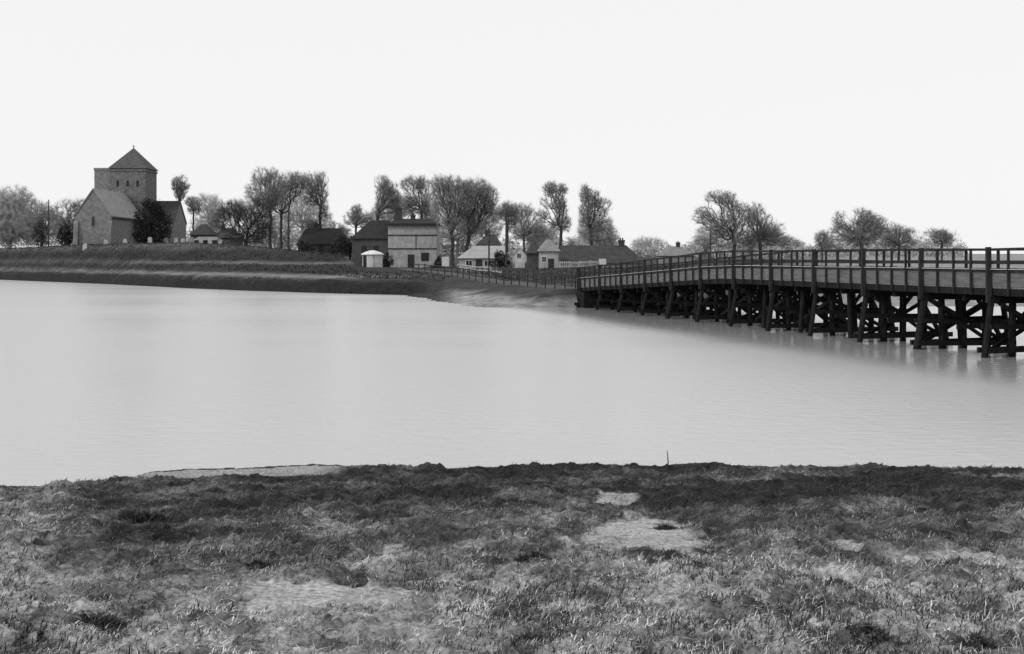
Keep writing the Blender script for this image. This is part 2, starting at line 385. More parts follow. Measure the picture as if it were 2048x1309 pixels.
def tree(name, label, Y, tx, fork, blobs, N=500, tw=6, twm='twig', base_py=None, bf=.45, lean=0, trunk_r=1.0, tl=.9, tr=.012, seed=0, depth=.75, group=None, seeds=None):
    r = np.random.default_rng(seed + int(tx)); X0 = wx(tx, Y); z0 = gz(X0, Y) if base_py is None else wz(base_py, Y)
    root = thing(name, label, 'tree', (X0, Y, z0), group)
    zf = wz(fork, Y); top = np.array([X0 + lean * Y / F, Y, zf]); b0 = np.array([X0, Y, z0 - .4]); k = 6
    rp = np.array([b0 + (top - b0) * i / (k - 1) + np.array([r.normal(0, .06), r.normal(0, .06), 0]) * (0 < i < k - 1) for i in range(k)])
    vol = np.array([b[2] * b[3] for b in blobs], float); tip = tr * .8; trunk_r *= 1.2; N = int(N * 3.4); blobs = [(a, c_ + .03 * e, b_ * 1.17, e * 1.12) for a, c_, b_, e in blobs]; tl *= .85; cnt = np.maximum((vol / vol.sum() * N).astype(int), 8)
    pts = []
    for (cx, cy, rx, ry), c in zip(blobs, cnt):
        v = rand_unit(r, c) * (r.random(c)[:, None] ** .42)
        C_ = np.array(at(cx, cy, Y)); R_ = np.array([rx / F * Y, (rx + ry) / 2 / F * Y * depth, ry / F * Y])
        pts.append(C_ + v * R_)
    pts = np.vstack(pts); pts = pts[pts[:, 2] > z0 + .5]
    rad = np.array([max(b[2], b[3]) for b in blobs]).mean() / F * Y
    cc = pts.mean(0)
    for _ in range(5):                       # ragged crown: bites out of its outline where limbs have been lost
        o_ = pts[r.integers(len(pts))]; v = o_ - cc; c_ = cc + v / max(np.linalg.norm(v), .1) * (np.linalg.norm(v) + rad * .35)
        far = np.linalg.norm((pts - c_) * np.array([1, .5, 1]), axis=1) > rad * (.22 + .25 * r.random()) * (1 + .45 * r.normal(size=len(pts)))
        if far.sum() > 60: pts = pts[far]
    P, par, order = bst(rp, pts, bf)
    n = len(P); acc = np.full(n, tip ** 2.35); ch = np.zeros(n, int)
    for j in order[::-1]:
        if par[j] >= 0: acc[par[j]] += acc[j]; ch[par[j]] += 1
    R = acc ** (1 / 2.35) * trunk_r
    j = np.arange(n)[par >= 0]; A = P[par[j]]; B = P[j]; rb = R[j]; ra = np.minimum(R[par[j]], rb * 1.35 + .01)
    # bow each long branch in two pieces
    L = np.linalg.norm(B - A, axis=1); mid = (A + B) / 2 + rand_unit(r, len(A)) * L[:, None] * .07 + np.array([0, 0, -1]) * (L * .05)[:, None]
    A2 = np.vstack([A, mid]); B2 = np.vstack([mid, B]); rm = (ra + rb) / 2; ra2 = np.concatenate([ra, rm]); rb2 = np.concatenate([rm, rb])
    thick = ra2 > .035
    V, Fc = frusta(A2[thick], B2[thick], ra2[thick], rb2[thick], 6); np_mesh('trunk', V, Fc, 4, M['bark'] if twm != 'pale_twig' else M['twig'], root)
    V1, F1 = frusta(A2[~thick], B2[~thick], ra2[~thick], rb2[~thick], 3)
    # fine twigs off every slender branch
    s = np.where(rb < .05)[0]; s = np.repeat(s, int(tw * TWK)); t = r.random(len(s))[:, None]
    o = A[s] + (B[s] - A[s]) * t; dr = (B[s] - A[s]); dr /= np.maximum(np.linalg.norm(dr, axis=1)[:, None], 1e-6)
    ctr = np.array([pts[:, 0].mean(), pts[:, 1].mean(), z0 + (pts[:, 2].max() - z0) * .35]); out = o - ctr; out /= np.maximum(np.linalg.norm(out, axis=1)[:, None], 1e-6)
    dr = dr * .5 + out * .5 + rand_unit(r, len(s)) * .85 + np.array([0, 0, .15]); dr /= np.linalg.norm(dr, axis=1)[:, None]
    ln = tl * (.35 + .9 * r.random(len(s)))[:, None]
    V2, F2 = spikes(o, o + dr * ln, np.full(len(s), tr * .58))
    # side shoots
    s2 = r.integers(0, len(s), len(s)); o3 = o[s2] + dr[s2] * ln[s2] * r.random(len(s))[:, None] * .8
    d3 = dr[s2] + rand_unit(r, len(s)) * .8; d3 /= np.linalg.norm(d3, axis=1)[:, None]
    V3, F3 = spikes(o3, o3 + d3 * ln[s2] * .55, np.full(len(s), tr * .48))
    Vc = np.vstack([V1, V2, V3]); fl = np.concatenate([F1, F2 + len(V1), F3 + len(V1) + len(V2)])
    np_mesh('crown', Vc, fl, np.concatenate([np.full(len(F1) // 4, 4), np.full((len(F2) + len(F3)) // 3, 3)]), M[twm], root)
    return root
def leaves(name, blobs_w, n, size, m, parent, r):
    """leaf sprays through a set of lobes (world centre, radii)"""
    vol = np.array([b[1][0] * b[1][2] for b in blobs_w]); cnt = np.maximum((vol / vol.sum() * n).astype(int), 20); C = []
    for (c, R_), k in zip(blobs_w, cnt):
        v = rand_unit(r, k) * (r.random(k)[:, None] ** .35) * (1 + .16 * r.normal(size=(k, 1))); C.append(np.array(c) + v * np.array(R_))
    C = np.vstack(C); k = len(C); a = rand_unit(r, k) * size * (.5 + r.random(k))[:, None]; b = np.cross(a, rand_unit(r, k)) * .6
    V = np.stack([C - a, C + b, C + a * 1.2, C - b], 1).reshape(-1, 3)
    return np_mesh(name, V, np.arange(k * 4), 4, m, parent)
def shrub(name, label, cat, Y, bx, blobs, n=1500, size=.22, m='evergreen', group=None, depth=.8):
    r = np.random.default_rng(int(bx) + 5); X0 = wx(bx, Y); z0 = gz(X0, Y); root = thing(name, label, cat, (X0, Y, z0), group)
    lobes = list(blobs)
    for cx, cy, rx, ry in blobs:                 # ragged outline: small lobes breaking out of the large ones
        for _ in range(7):
            a = r.random() * 6.28; q = .2 + .22 * r.random(); lobes.append((cx + math.cos(a) * rx * .85, cy - abs(math.sin(a)) * ry * .85 if r.random() < .7 else cy + math.sin(a) * ry * .6, rx * q, ry * q * 1.2))
    bw = [(at(cx, cy, Y), (rx / F * Y, (rx + ry) / 2 / F * Y * depth, ry / F * Y)) for cx, cy, rx, ry in lobes]
    leaves('crown', bw, int(n * 2.6), size * .6, M[m], root, r)
    t = MB(); zt = max(z0 + .4, bw[0][0][2])
    t.tube([(X0, Y, z0 - .3), (X0 + .05, Y, (z0 + zt) / 2), (bw[0][0][0], Y, zt)], [.22, .17, .06], 7); t.build('trunk', M['bark'], root)
    return root

G = 'bare trees along the far bank'
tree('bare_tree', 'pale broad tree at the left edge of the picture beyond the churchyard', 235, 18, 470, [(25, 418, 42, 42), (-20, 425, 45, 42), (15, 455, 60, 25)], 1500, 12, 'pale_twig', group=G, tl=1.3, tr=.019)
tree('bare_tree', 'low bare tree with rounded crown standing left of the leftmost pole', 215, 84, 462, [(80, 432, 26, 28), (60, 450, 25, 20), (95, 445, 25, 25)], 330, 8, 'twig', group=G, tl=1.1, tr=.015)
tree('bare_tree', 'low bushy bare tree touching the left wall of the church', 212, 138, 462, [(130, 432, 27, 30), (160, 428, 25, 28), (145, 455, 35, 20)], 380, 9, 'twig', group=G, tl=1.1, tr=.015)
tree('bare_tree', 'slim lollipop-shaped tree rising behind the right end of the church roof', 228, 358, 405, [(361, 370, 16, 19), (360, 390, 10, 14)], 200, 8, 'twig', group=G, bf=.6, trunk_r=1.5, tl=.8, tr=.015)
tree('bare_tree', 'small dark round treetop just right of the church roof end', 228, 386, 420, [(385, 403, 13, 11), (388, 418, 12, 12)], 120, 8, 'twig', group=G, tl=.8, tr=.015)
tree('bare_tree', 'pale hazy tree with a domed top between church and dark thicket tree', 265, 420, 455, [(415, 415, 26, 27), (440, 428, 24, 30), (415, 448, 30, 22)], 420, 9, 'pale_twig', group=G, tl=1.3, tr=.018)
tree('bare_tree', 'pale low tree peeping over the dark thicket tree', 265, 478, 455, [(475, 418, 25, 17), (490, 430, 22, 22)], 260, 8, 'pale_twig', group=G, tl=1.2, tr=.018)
tree('bare_tree', 'low dark spreading tree like a thicket, right of the churchyard barn', 168, 492, 482, [(455, 432, 28, 28), (485, 425, 35, 30), (525, 430, 25, 35), (490, 462, 40, 26), (525, 470, 24, 22)], 560, 6, 'dark_twig', group=G, bf=.3, tl=.8, tr=.013)
tree('bare_tree', 'tall bare tree with the highest ragged top, above the dark thicket tree', 177, 540, 420, [(522, 358, 18, 20), (540, 358, 18, 22), (522, 388, 30, 24), (552, 380, 25, 28), (535, 405, 26, 18)], 560, 6, 'twig', group=G, bf=.5, tl=.85, tr=.012)
tree('bare_tree', 'tall bare tree close behind the pole in the middle of the tall clump', 182, 562, 430, [(582, 364, 24, 20), (572, 388, 26, 25), (600, 368, 16, 22), (560, 410, 20, 16)], 450, 6, 'twig', group=G, bf=.5, tl=.85, tr=.012)
tree('bare_tree', 'slender tall tree on the right side of the tall clump, trunk standing clear', 186, 641, 412, [(618, 366, 22, 22), (642, 360, 13, 16), (640, 385, 15, 28), (622, 390, 18, 25), (646, 420, 10, 22)], 420, 6, 'twig', group=G, bf=.6, tl=.8, tr=.012)
tree('bare_tree', 'pale wide tree filling the gap between tall clump trunks', 250, 605, 455, [(600, 415, 32, 32), (630, 435, 25, 22), (575, 435, 25, 22), (650, 440, 14, 16)], 380, 8, 'pale_twig', group=G, tl=1.3, tr=.018)
tree('bare_tree', 'small ragged tree left of the tall house, spiky on top', 182, 712, 455, [(714, 425, 12, 14), (705, 438, 16, 14), (730, 440, 16, 18)], 260, 7, 'twig', group=G, tl=.7, tr=.012)
tree('bare_tree', 'leaning bare tree over the left end of the tall house roof', 192, 756, 425, [(763, 366, 14, 15), (778, 378, 16, 16), (768, 398, 18, 24), (790, 405, 16, 24), (765, 425, 15, 15)], 430, 7, 'twig', group=G, bf=.55, tl=.85, tr=.013)
tree('bare_tree', 'bare tree behind the tall house with flat-topped crown above its chimneys', 190, 843, 420, [(822, 370, 20, 17), (842, 370, 16, 17), (832, 398, 24, 28), (815, 410, 14, 24), (850, 420, 10, 20)], 480, 7, 'twig', group=G, bf=.55, tl=.85, tr=.013)
tree('bare_tree', 'largest bare tree, its wide crown just right of the tall house', 161, 905, 478, [(880, 368, 20, 18), (905, 372, 26, 20), (885, 398, 24, 24), (915, 400, 30, 30), (890, 430, 24, 25), (935, 380, 20, 22), (905, 455, 28, 26)], 820, 6, 'twig', group=G, bf=.55, tl=.8, tr=.0115)
tree('bare_tree', 'big bare tree leaning right, sharing its crown with the largest tree', 164, 926, 492, [(955, 378, 26, 20), (975, 395, 20, 24), (950, 410, 34, 30), (978, 425, 16, 20), (945, 445, 26, 26)], 700, 6, 'twig', group=G, bf=.5, lean=8, tl=.8, tr=.0115)
tree('bare_tree', 'bare tree behind the pole near the white gabled cottage', 186, 1014, 448, [(1020, 420, 22, 15), (1005, 428, 14, 16), (1020, 440, 18, 18)], 330, 7, 'twig', group=G, bf=.5, tl=.85, tr=.013)
tree('bare_tree', 'pale low tree behind the small house with the door', 215, 1048, 470, [(1050, 428, 22, 20), (1065, 450, 22, 22), (1045, 460, 28, 20), (1075, 470, 22, 14)], 360, 7, 'twig', group=G, tl=1.0, tr=.014)
tree('bare_tree', 'narrow ragged tree left of the bright gap above the long dark roof', 174, 1122, 455, [(1097, 380, 11, 15), (1112, 376, 14, 13), (1128, 384, 9, 14), (1108, 402, 24, 18), (1122, 425, 13, 22), (1085, 432, 16, 14), (1112, 452, 16, 16), (1132, 448, 9, 16)], 540, 6, 'twig', group=G, bf=.5, tl=.7, tr=.012)
tree('bare_tree', 'upright tree right of the bright gap, crown sloping down to the right', 174, 1182, 462, [(1170, 388, 11, 18), (1185, 400, 18, 20), (1202, 415, 20, 18), (1172, 430, 14, 28), (1200, 448, 24, 18), (1195, 468, 30, 14)], 600, 6, 'twig', group=G, bf=.45, tl=.75, tr=.012)
tree('bare_tree', 'pale round distant tree right of the long dark roof', 320, 1298, 500, [(1298, 495, 34, 19), (1280, 500, 22, 14)], 300, 9, 'pale_twig', group=G, tl=1.4, tr=.022)
tree('bare_tree', 'big tree above the bend of the bridge railing with a notch in its left side', 212, 1468, 482, [(1440, 396, 28, 14), (1465, 408, 25, 18), (1408, 432, 22, 17), (1470, 440, 36, 32), (1430, 455, 24, 25), (1440, 480, 45, 16)], 820, 7, 'twig', group=G, bf=.45, tl=.9, tr=.014)
tree('bare_tree', 'bare tree sloping away on the right flank of the notched tree', 216, 1520, 482, [(1508, 430, 20, 22), (1525, 450, 26, 24), (1550, 468, 25, 20), (1575, 485, 22, 12), (1515, 478, 35, 18)], 600, 7, 'twig', group=G, bf=.45, tl=.95, tr=.014)
tree('bare_tree', 'smallest bare tree above the bridge railing, alone in the gap', 232, 1644, 498, [(1644, 478, 13, 15), (1652, 492, 18, 10)], 150, 8, 'twig', group=G, tl=.9, tr=.015)
tree('bare_tree', 'broad dark domed tree above the right half of the bridge', 216, 1722, 482, [(1688, 442, 20, 18), (1722, 436, 26, 18), (1745, 450, 28, 20), (1715, 465, 45, 24), (1700, 485, 40, 15)], 780, 8, 'twig', group=G, bf=.42, tl=.95, tr=.014)
tree('bare_tree', 'lower bare tree against the right side of the broad domed tree', 222, 1798, 490, [(1775, 462, 22, 18), (1800, 468, 26, 16), (1822, 470, 16, 15), (1795, 485, 35, 14)], 420, 8, 'twig', group=G, tl=.95, tr=.014)
tree('bare_tree', 'mushroom-shaped tree at the right end of the treeline', 236, 1884, 488, [(1870, 472, 24, 13), (1895, 474, 24, 14), (1885, 484, 28, 10)], 330, 8, 'twig', group=G, tl=1.0, tr=.015)
tree('bare_tree', 'low pale trees top seen in the gap under the bright space behind long dark roof', 215, 1140, 490, [(1130, 484, 20, 8), (1155, 484, 22, 7)], 140, 8, 'pale_twig', group=G, tl=.8, tr=.014)

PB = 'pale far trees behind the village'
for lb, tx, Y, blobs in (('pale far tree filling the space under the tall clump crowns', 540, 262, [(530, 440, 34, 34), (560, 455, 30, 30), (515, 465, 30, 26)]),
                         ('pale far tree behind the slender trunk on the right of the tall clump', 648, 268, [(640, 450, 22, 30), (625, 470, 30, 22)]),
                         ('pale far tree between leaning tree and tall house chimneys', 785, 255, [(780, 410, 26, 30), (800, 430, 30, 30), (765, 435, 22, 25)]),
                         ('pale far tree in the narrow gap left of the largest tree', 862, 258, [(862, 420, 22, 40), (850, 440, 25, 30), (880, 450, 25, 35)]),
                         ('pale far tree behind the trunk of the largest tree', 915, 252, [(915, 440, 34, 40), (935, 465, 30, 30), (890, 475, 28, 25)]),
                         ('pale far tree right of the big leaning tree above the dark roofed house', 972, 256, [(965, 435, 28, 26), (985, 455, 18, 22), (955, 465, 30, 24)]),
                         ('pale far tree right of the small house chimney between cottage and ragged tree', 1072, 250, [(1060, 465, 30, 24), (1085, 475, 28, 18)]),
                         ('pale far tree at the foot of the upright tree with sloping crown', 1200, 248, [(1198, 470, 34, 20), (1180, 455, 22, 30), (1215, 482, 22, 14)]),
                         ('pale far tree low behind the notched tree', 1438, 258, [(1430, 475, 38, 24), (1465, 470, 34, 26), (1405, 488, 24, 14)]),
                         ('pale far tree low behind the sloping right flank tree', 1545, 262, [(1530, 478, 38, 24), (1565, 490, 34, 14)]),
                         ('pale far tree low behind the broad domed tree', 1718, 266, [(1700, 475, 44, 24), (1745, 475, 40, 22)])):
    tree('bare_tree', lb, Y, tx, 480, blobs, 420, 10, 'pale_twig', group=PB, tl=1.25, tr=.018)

shrub('yew_tree', 'nearly black dense yew tree standing against the church wall', 'tree', 172, 300, [(298, 440, 30, 35), (312, 455, 30, 32), (285, 462, 22, 26), (300, 475, 34, 17)], 5200, .2)
shrub('evergreen_bush', 'dark bush left of the pole near the left edge', 'bush', 194, 82, [(82, 464, 13, 18), (78, 476, 14, 12), (84, 486, 13, 10)], 700, .2, 'shrub_leaf', 'dark bushes by the church')
shrub('evergreen_bush', 'dark pointed bush close to the church gable wall', 'bush', 188, 132, [(130, 465, 11, 15), (137, 476, 11, 12), (122, 476, 10, 10), (132, 486, 12, 10)], 800, .2, 'evergreen', 'dark bushes by the church')
shrub('evergreen_bush', 'loose dark bush in front of the long low dark building', 'bush', 176, 610, [(606, 495, 12, 12), (618, 498, 14, 9)], 700, .2, 'shrub_leaf', 'dark bushes by the houses')
shrub('evergreen_bush', 'low dark bush at the right end of the long low dark building', 'bush', 177, 684, [(680, 490, 14, 18), (668, 499, 14, 9)], 900, .2, 'shrub_leaf', 'dark bushes by the houses')
tree('bare_tree', 'low ragged bare tree over the ridge of the long low dark building', 196, 618, 460, [(612, 446, 18, 10), (630, 450, 16, 10)], 160, 7, 'twig', group=G, tl=.7, tr=.012)
tree('bare_tree', 'bushy bare tree at the right end of the long low dark building ridge', 194, 672, 466, [(672, 456, 16, 12), (688, 464, 12, 12)], 150, 7, 'twig', group=G, tl=.7, tr=.012)
shrub('evergreen_bush', 'dark bush at the foot of the dark house wing', 'bush', 168, 700, [(702, 490, 16, 24), (690, 500, 14, 14), (715, 500, 14, 14)], 1300, .2, 'evergreen', 'dark bushes by the houses')
shrub('evergreen_bush', 'dark bush between round white hut and tall house', 'bush', 158, 776, [(778, 522, 9, 16), (770, 530, 10, 9)], 500, .16, 'evergreen', 'dark bushes by the houses')
shrub('evergreen_bush', 'dark bush at the right corner of the tall house', 'bush', 157, 880, [(880, 527, 9, 13), (873, 534, 10, 8)], 500, .16, 'evergreen', 'dark bushes by the houses')
shrub('evergreen_bush', 'dark round bush under the pale sloping shed roof', 'bush', 146, 1000, [(1000, 520, 13, 15), (990, 528, 12, 9), (1010, 528, 10, 8)], 800, .16, 'evergreen', 'dark bushes by the houses')

# ------------------------------------------------------------------ buildings
def gable_roof_x(x0, x1, y0, y1, ze, zr, t=.18, ov=.25):
    """ridge along X; slab roof over y0..y1"""
    mb = MB(); ym = (y0 + y1) / 2; k = (zr - ze) / (ym - y0)
    for s in (-1, 1):
        ye = y0 - ov if s < 0 else y1 + ov; zee = ze - ov * k
        q = [(x0 - ov, ye, zee), (x1 + ov, ye, zee), (x1 + ov, ym, zr), (x0 - ov, ym, zr)]
        if s > 0: q = q[::-1]
        mb.hexa(q, [(a, b, c + t) for a, b, c in q])
    return mb
def gable_roof_y(x0, x1, y0, y1, ze, zr, t=.18, ov=.25):
    mb = MB(); xm = (x0 + x1) / 2; k = (zr - ze) / (xm - x0)
    for s in (-1, 1):
        xe = x0 - ov if s < 0 else x1 + ov; zee = ze - ov * k
        q = [(xe, y0 - ov, zee), (xm, y0 - ov, zr), (xm, y1 + ov, zr), (xe, y1 + ov, zee)]
        if s > 0: q = q[::-1]
        mb.hexa(q, [(a, b, c + t) for a, b, c in q])
    return mb
def hip_roof(x0, x1, y0, y1, ze, zr, inset, ov=.3):
    mb = MB(); ym = (y0 + y1) / 2; x0 -= ov; x1 += ov; y0 -= ov; y1 += ov
    a, b, c, d = (x0, y0, ze), (x1, y0, ze), (x1, y1, ze), (x0, y1, ze); e, f = (x0 + inset[0], ym, zr), (x1 - inset[1], ym, zr)
    mb.v = [a, b, c, d, e, f]; mb.f = [(3, 2, 1, 0), (0, 1, 5, 4), (1, 2, 5), (2, 3, 4, 5), (3, 0, 4)]
    return mb
def prism_y(x0, x1, y0, y1, z0, ze, zr):     # gabled walls, ridge along Y
    mb = MB(); xm = (x0 + x1) / 2
    mb.v = [(x, y, z) for y in (y0, y1) for x, z in ((x0, z0), (x1, z0), (x1, ze), (xm, zr), (x0, ze))]
    mb.f = [(0, 1, 2, 3, 4), (9, 8, 7, 6, 5)] + [(k, 5 + k, 5 + (k + 1) % 5, (k + 1) % 5) for k in range(5)]
    return mb
def prism_x(x0, x1, y0, y1, z0, ze, zr):
    mb = MB(); ym = (y0 + y1) / 2
    mb.v = [(x, y, z) for x in (x0, x1) for y, z in ((y0, z0), (y1, z0), (y1, ze), (ym, zr), (y0, ze))]
    mb.f = [(0, 1, 2, 3, 4)[::-1], (5, 6, 7, 8, 9)] + [(k, (k + 1) % 5, 5 + (k + 1) % 5, 5 + k) for k in range(5)]
    return mb
def window_y(xc, y, zc, w, h, parent, frame='stone', arch=False, name='window', ft=.09):
    """opening on a wall that faces the river: frame standing proud, dark pane inside"""
    fr = MB(); e = .06
    fr.box(xc - w / 2 - ft, xc - w / 2, y - e, y + .1, zc - h / 2 - ft, zc + h / 2 + ft); fr.box(xc + w / 2, xc + w / 2 + ft, y - e, y + .1, zc - h / 2 - ft, zc + h / 2 + ft)
    fr.box(xc - w / 2, xc + w / 2, y - e, y + .1, zc - h / 2 - ft, zc - h / 2); fr.box(xc - w / 2, xc + w / 2, y - e, y + .1, zc + h / 2, zc + h / 2 + ft)
    fr.box(xc - .02, xc + .02, y - .045, y + .05, zc - h / 2, zc + h / 2)
    if arch:
        n = len(fr.v); fr.v += [(xc - w / 2 - ft, y - e, zc + h / 2 + ft), (xc + w / 2 + ft, y - e, zc + h / 2 + ft), (xc, y - e, zc + h / 2 + w * .75 + ft)]; fr.f.append((n, n + 1, n + 2))
    f = fr.build(name, M[frame], parent)
    p = MB(); p.box(xc - w / 2 + .001, xc + w / 2 - .001, y - .02, y + .03, zc - h / 2 + .001, zc + h / 2 - .001)
    if arch: n = len(p.v); p.v += [(xc - w / 2 + .02, y - e - .01, zc + h / 2), (xc + w / 2 - .02, y - e - .01, zc + h / 2), (xc, y - e - .01, zc + h / 2 + w * .7)]; p.f.append((n, n + 1, n + 2))
    g = p.build('pane', M['glass']); g.parent = f        # the frame's own world matrix is the identity
    return f
def child(mb, name, m, part, root):           # sub-part: parts sit at identity inside their thing
    o = mb.build(name, m); o.parent = part; return o      # the part's own world matrix is the identity

def church():
    zg = 5.8
    root = thing('church', 'flint church with square tower and pyramid cap on the rising ground', 'church', (-67.8, 188, zg))
    x0, x1 = wx(150, 178), wx(223, 178); ze, zr = wz(431, 178), wz(379, 178)
    nave = prism_y(x0, x1, 178, 193, zg - 3, ze, zr).build('nave', M['flint'], root)
    child(gable_roof_y(x0, x1, 178, 193 - .3, ze + .02, zr + .02, .16, .18), 'roof', M['church_roof'], nave, root)
    xm = (x0 + x1) / 2
    window_y(xm, 178, zg + 3.6, .45, 1.3, root, 'flint', arch=True, ft=.06)
    eave_shade = MB(); eave_shade.box(x1 + .2, x1 + .32, 178.2, 192.8, ze - .52, ze - .34); child(eave_shade, 'eave_strip', M['dark_wood'], nave, root)  # dark beam added under the nave eave to stand in for its shadow
    for sx in (x0 + .25, x1 - .25):
        b = MB(); b.hexa([(sx - .35, 177.1, zg - 3), (sx + .35, 177.1, zg - 3), (sx + .35, 177.98, zg - 3), (sx - .35, 177.98, zg - 3)], [(sx - .35, 177.7, zg + 3.4), (sx + .35, 177.7, zg + 3.4), (sx + .35, 177.98, zg + 3.8), (sx - .35, 177.98, zg + 3.8)]); b.build('buttress', M['flint'], root)
    # tower
    tx0, tx1, ty0, ty1 = -70.66, -64.46, 193, 199.2; zt = wz(337, 193)
    t = MB(); t.box(tx0, tx1, ty0, ty1, zg - 3, zt); tower = t.build('tower', M['tower_flint'], root)
    sc = MB(); sc.box(tx0 - .12, tx1 + .12, ty0 - .12, ty1 + .12, wz(404, 193), wz(404, 193) + .28); child(sc, 'string_course', M['tower_flint'], tower, root); sc = MB(); sc.box(tx0 - .15, tx1 + .15, ty0 - .15, ty1 + .15, zt - .5, zt - .2); child(sc, 'string_course', M['tower_flint'], tower, root)
    r = MB(); o = .3; cx, cy = (tx0 + tx1) / 2, (ty0 + ty1) / 2
    r.v = [(tx0 - o, ty0 - o, zt), (tx1 + o, ty0 - o, zt), (tx1 + o, ty1 + o, zt), (tx0 - o, ty1 + o, zt), (cx, cy, wz(296, 196))]; r.f = [(3, 2, 1, 0), (0, 1, 4), (1, 2, 4), (2, 3, 4), (3, 0, 4)]
    child(r, 'tower_roof', M['tower_roof'], tower, root)
    f = MB(); zz = wz(297, 196); f.tube([(cx, cy, zz - .3), (cx, cy, zz + .7)], [.12, .03], 6); f.beam((cx - .25, cy, zz + .35), (cx + .25, cy, zz + .35), .06); child(f, 'finial', M['dark_wood'], tower, root)
    for k in range(3):
        w = MB(); xc = tx0 + 1.35 + k * 1.75; z = wz(378, 193); z += .4; w.box(xc - .22, xc + .22, ty0 - .02, ty0 + .1, z, z + .9)
        w.tube([(xc, ty0 - .021, z + .9), (xc, ty0 + .1, z + .9)], [.22, .22], 10); child(w, 'belfry_window', M['glass'], tower, root)
    # stair turret
    s = MB(); sx0 = wx(192, 195); s.box(sx0, tx0 - .003, 194.2, 197, zg - 3, wz(341, 195)); s.box(sx0 - .08, tx0 - .125, 194.1, 197.1, wz(341, 195) , wz(337, 195)); s.build('stair_turret', M['flint'], root)
    # right transept
    rx = -59.65; ez, rz = wz(446, 194), wz(404, 197)
    tr = prism_x(tx1 + .004, rx, 193.4, 201, zg - 3, ez, rz).build('transept', M['flint'], root)
    child(gable_roof_x(tx1 + .3, rx, 193.4, 201, ez + .02, rz + .02, .16, .15), 'roof', M['dark_roof'], tr, root)
    window_y(-62, 193.4, zg + 2.6, .8, 1.6, root, arch=True)
    ch = prism_y(tx0 + .3, tx1 - .3, 199.21, 210, zg - 3, ze, zr - .6).build('chancel', M['flint'], root)
    child(gable_roof_y(tx0 + .3, tx1 - .3, 199.5, 210, ze + .02, zr - .58, .16, .18), 'roof', M['church_roof'], ch, root)
church()

def chimney(x, y, z0, z1, w, parent, roof=None, root=None):
    m = MB(); m.box(x - w / 2, x + w / 2, y - w / 2, y + w / 2, z0, z1 - .25); m.box(x - w / 2 - .06, x + w / 2 + .06, y - w / 2 - .06, y + w / 2 + .06, z1 - .25, z1 - .05)
    for s in (-.2, .2): m.tube([(x + s * w, y, z1 - .05), (x + s * w, y, z1 + .25)], [.11, .09], 7)
    m.build('chimney', M['brick'], parent)

def tall_house():
    Y = 165; zg = wz(536, Y) - .4
    root = thing('tall_house', 'tall pale house with dark roof edge, chimneys and two dark bands across its front', 'house', (wx(824, Y), Y + 3, zg + .4))
    x0, x1 = wx(776, Y), wx(873, Y); zt = wz(449, Y)
    w = MB(); w.box(x0, x1, Y, Y + 7, zg, zt); w.build('wall', M['render_wall'], root)
    hip_roof(x0, x1, Y, Y + 7, zt + .003, wz(438, Y + 3.5), (1.2, 1.2), .35).build('roof', M['slate'], root)
    g = MB(); g.box(x0 - .4, x1 + .4, Y - .42, Y - .352, zt - .22, zt + .12); g.build('eave_strip', M['dark_wood'], root)
    for py in (471, 498):
        b = MB(); z = wz(py, Y); b.box(x0 - .05, x1 + .05, Y - .06, Y + .1, z - .09, z + .09); b.build('timber_band', M['dark_wood'], root)
    b = MB(); b.box(wx(832, Y) - .05, wx(832, Y) + .05, Y - .05, Y + .05, wz(498, Y) + .09, wz(471, Y) - .09); b.build('downpipe', M['dark_wood'], root)
    for px, py, ww, h in ((850, 514, 1.0, 1.1),):
        window_y(wx(px, Y), Y, wz(py, Y), ww, h, root, 'grey_wall' if py < 500 else 'dark_wood', ft=.07)
    d = MB(); xc = wx(822, Y); d.box(xc - .5, xc + .5, Y - .05, Y + .05, zg + .3, zg + 2.4); d.build('door', M['dark_wood'], root)
    for px, t, wd in ((797, 416, 1.0), (826, 430, .7)): chimney(wx(px, Y + 3.5), Y + 3.5, zt, wz(t, Y + 3.5), wd, root)
    # dark tile-hung wing on the left
    wx0 = wx(704, Y + 1); wg = MB(); wg.box(wx0, x0 - .004, Y + 1, Y + 6.5, zg, wz(478, Y + 1)); wing = wg.build('wing', M['dark_wall'], root)
    child(hip_roof(wx0, x0 - .36, Y + 1, Y + 6.5, wz(478, Y + 1) + .003, wz(441, Y + 3.5), (2.8, .0), .3), 'roof', M['slate'], wing, root)
    for px in (728, 752): 
        m = MB(); xc = wx(px, Y + 1); m.box(xc - .4, xc + .4, Y + .95, Y + 1.05, wz(500, Y + 1) - .5, wz(500, Y + 1) + .6); child(m, 'window', M['glass'], wing, root)
tall_house()

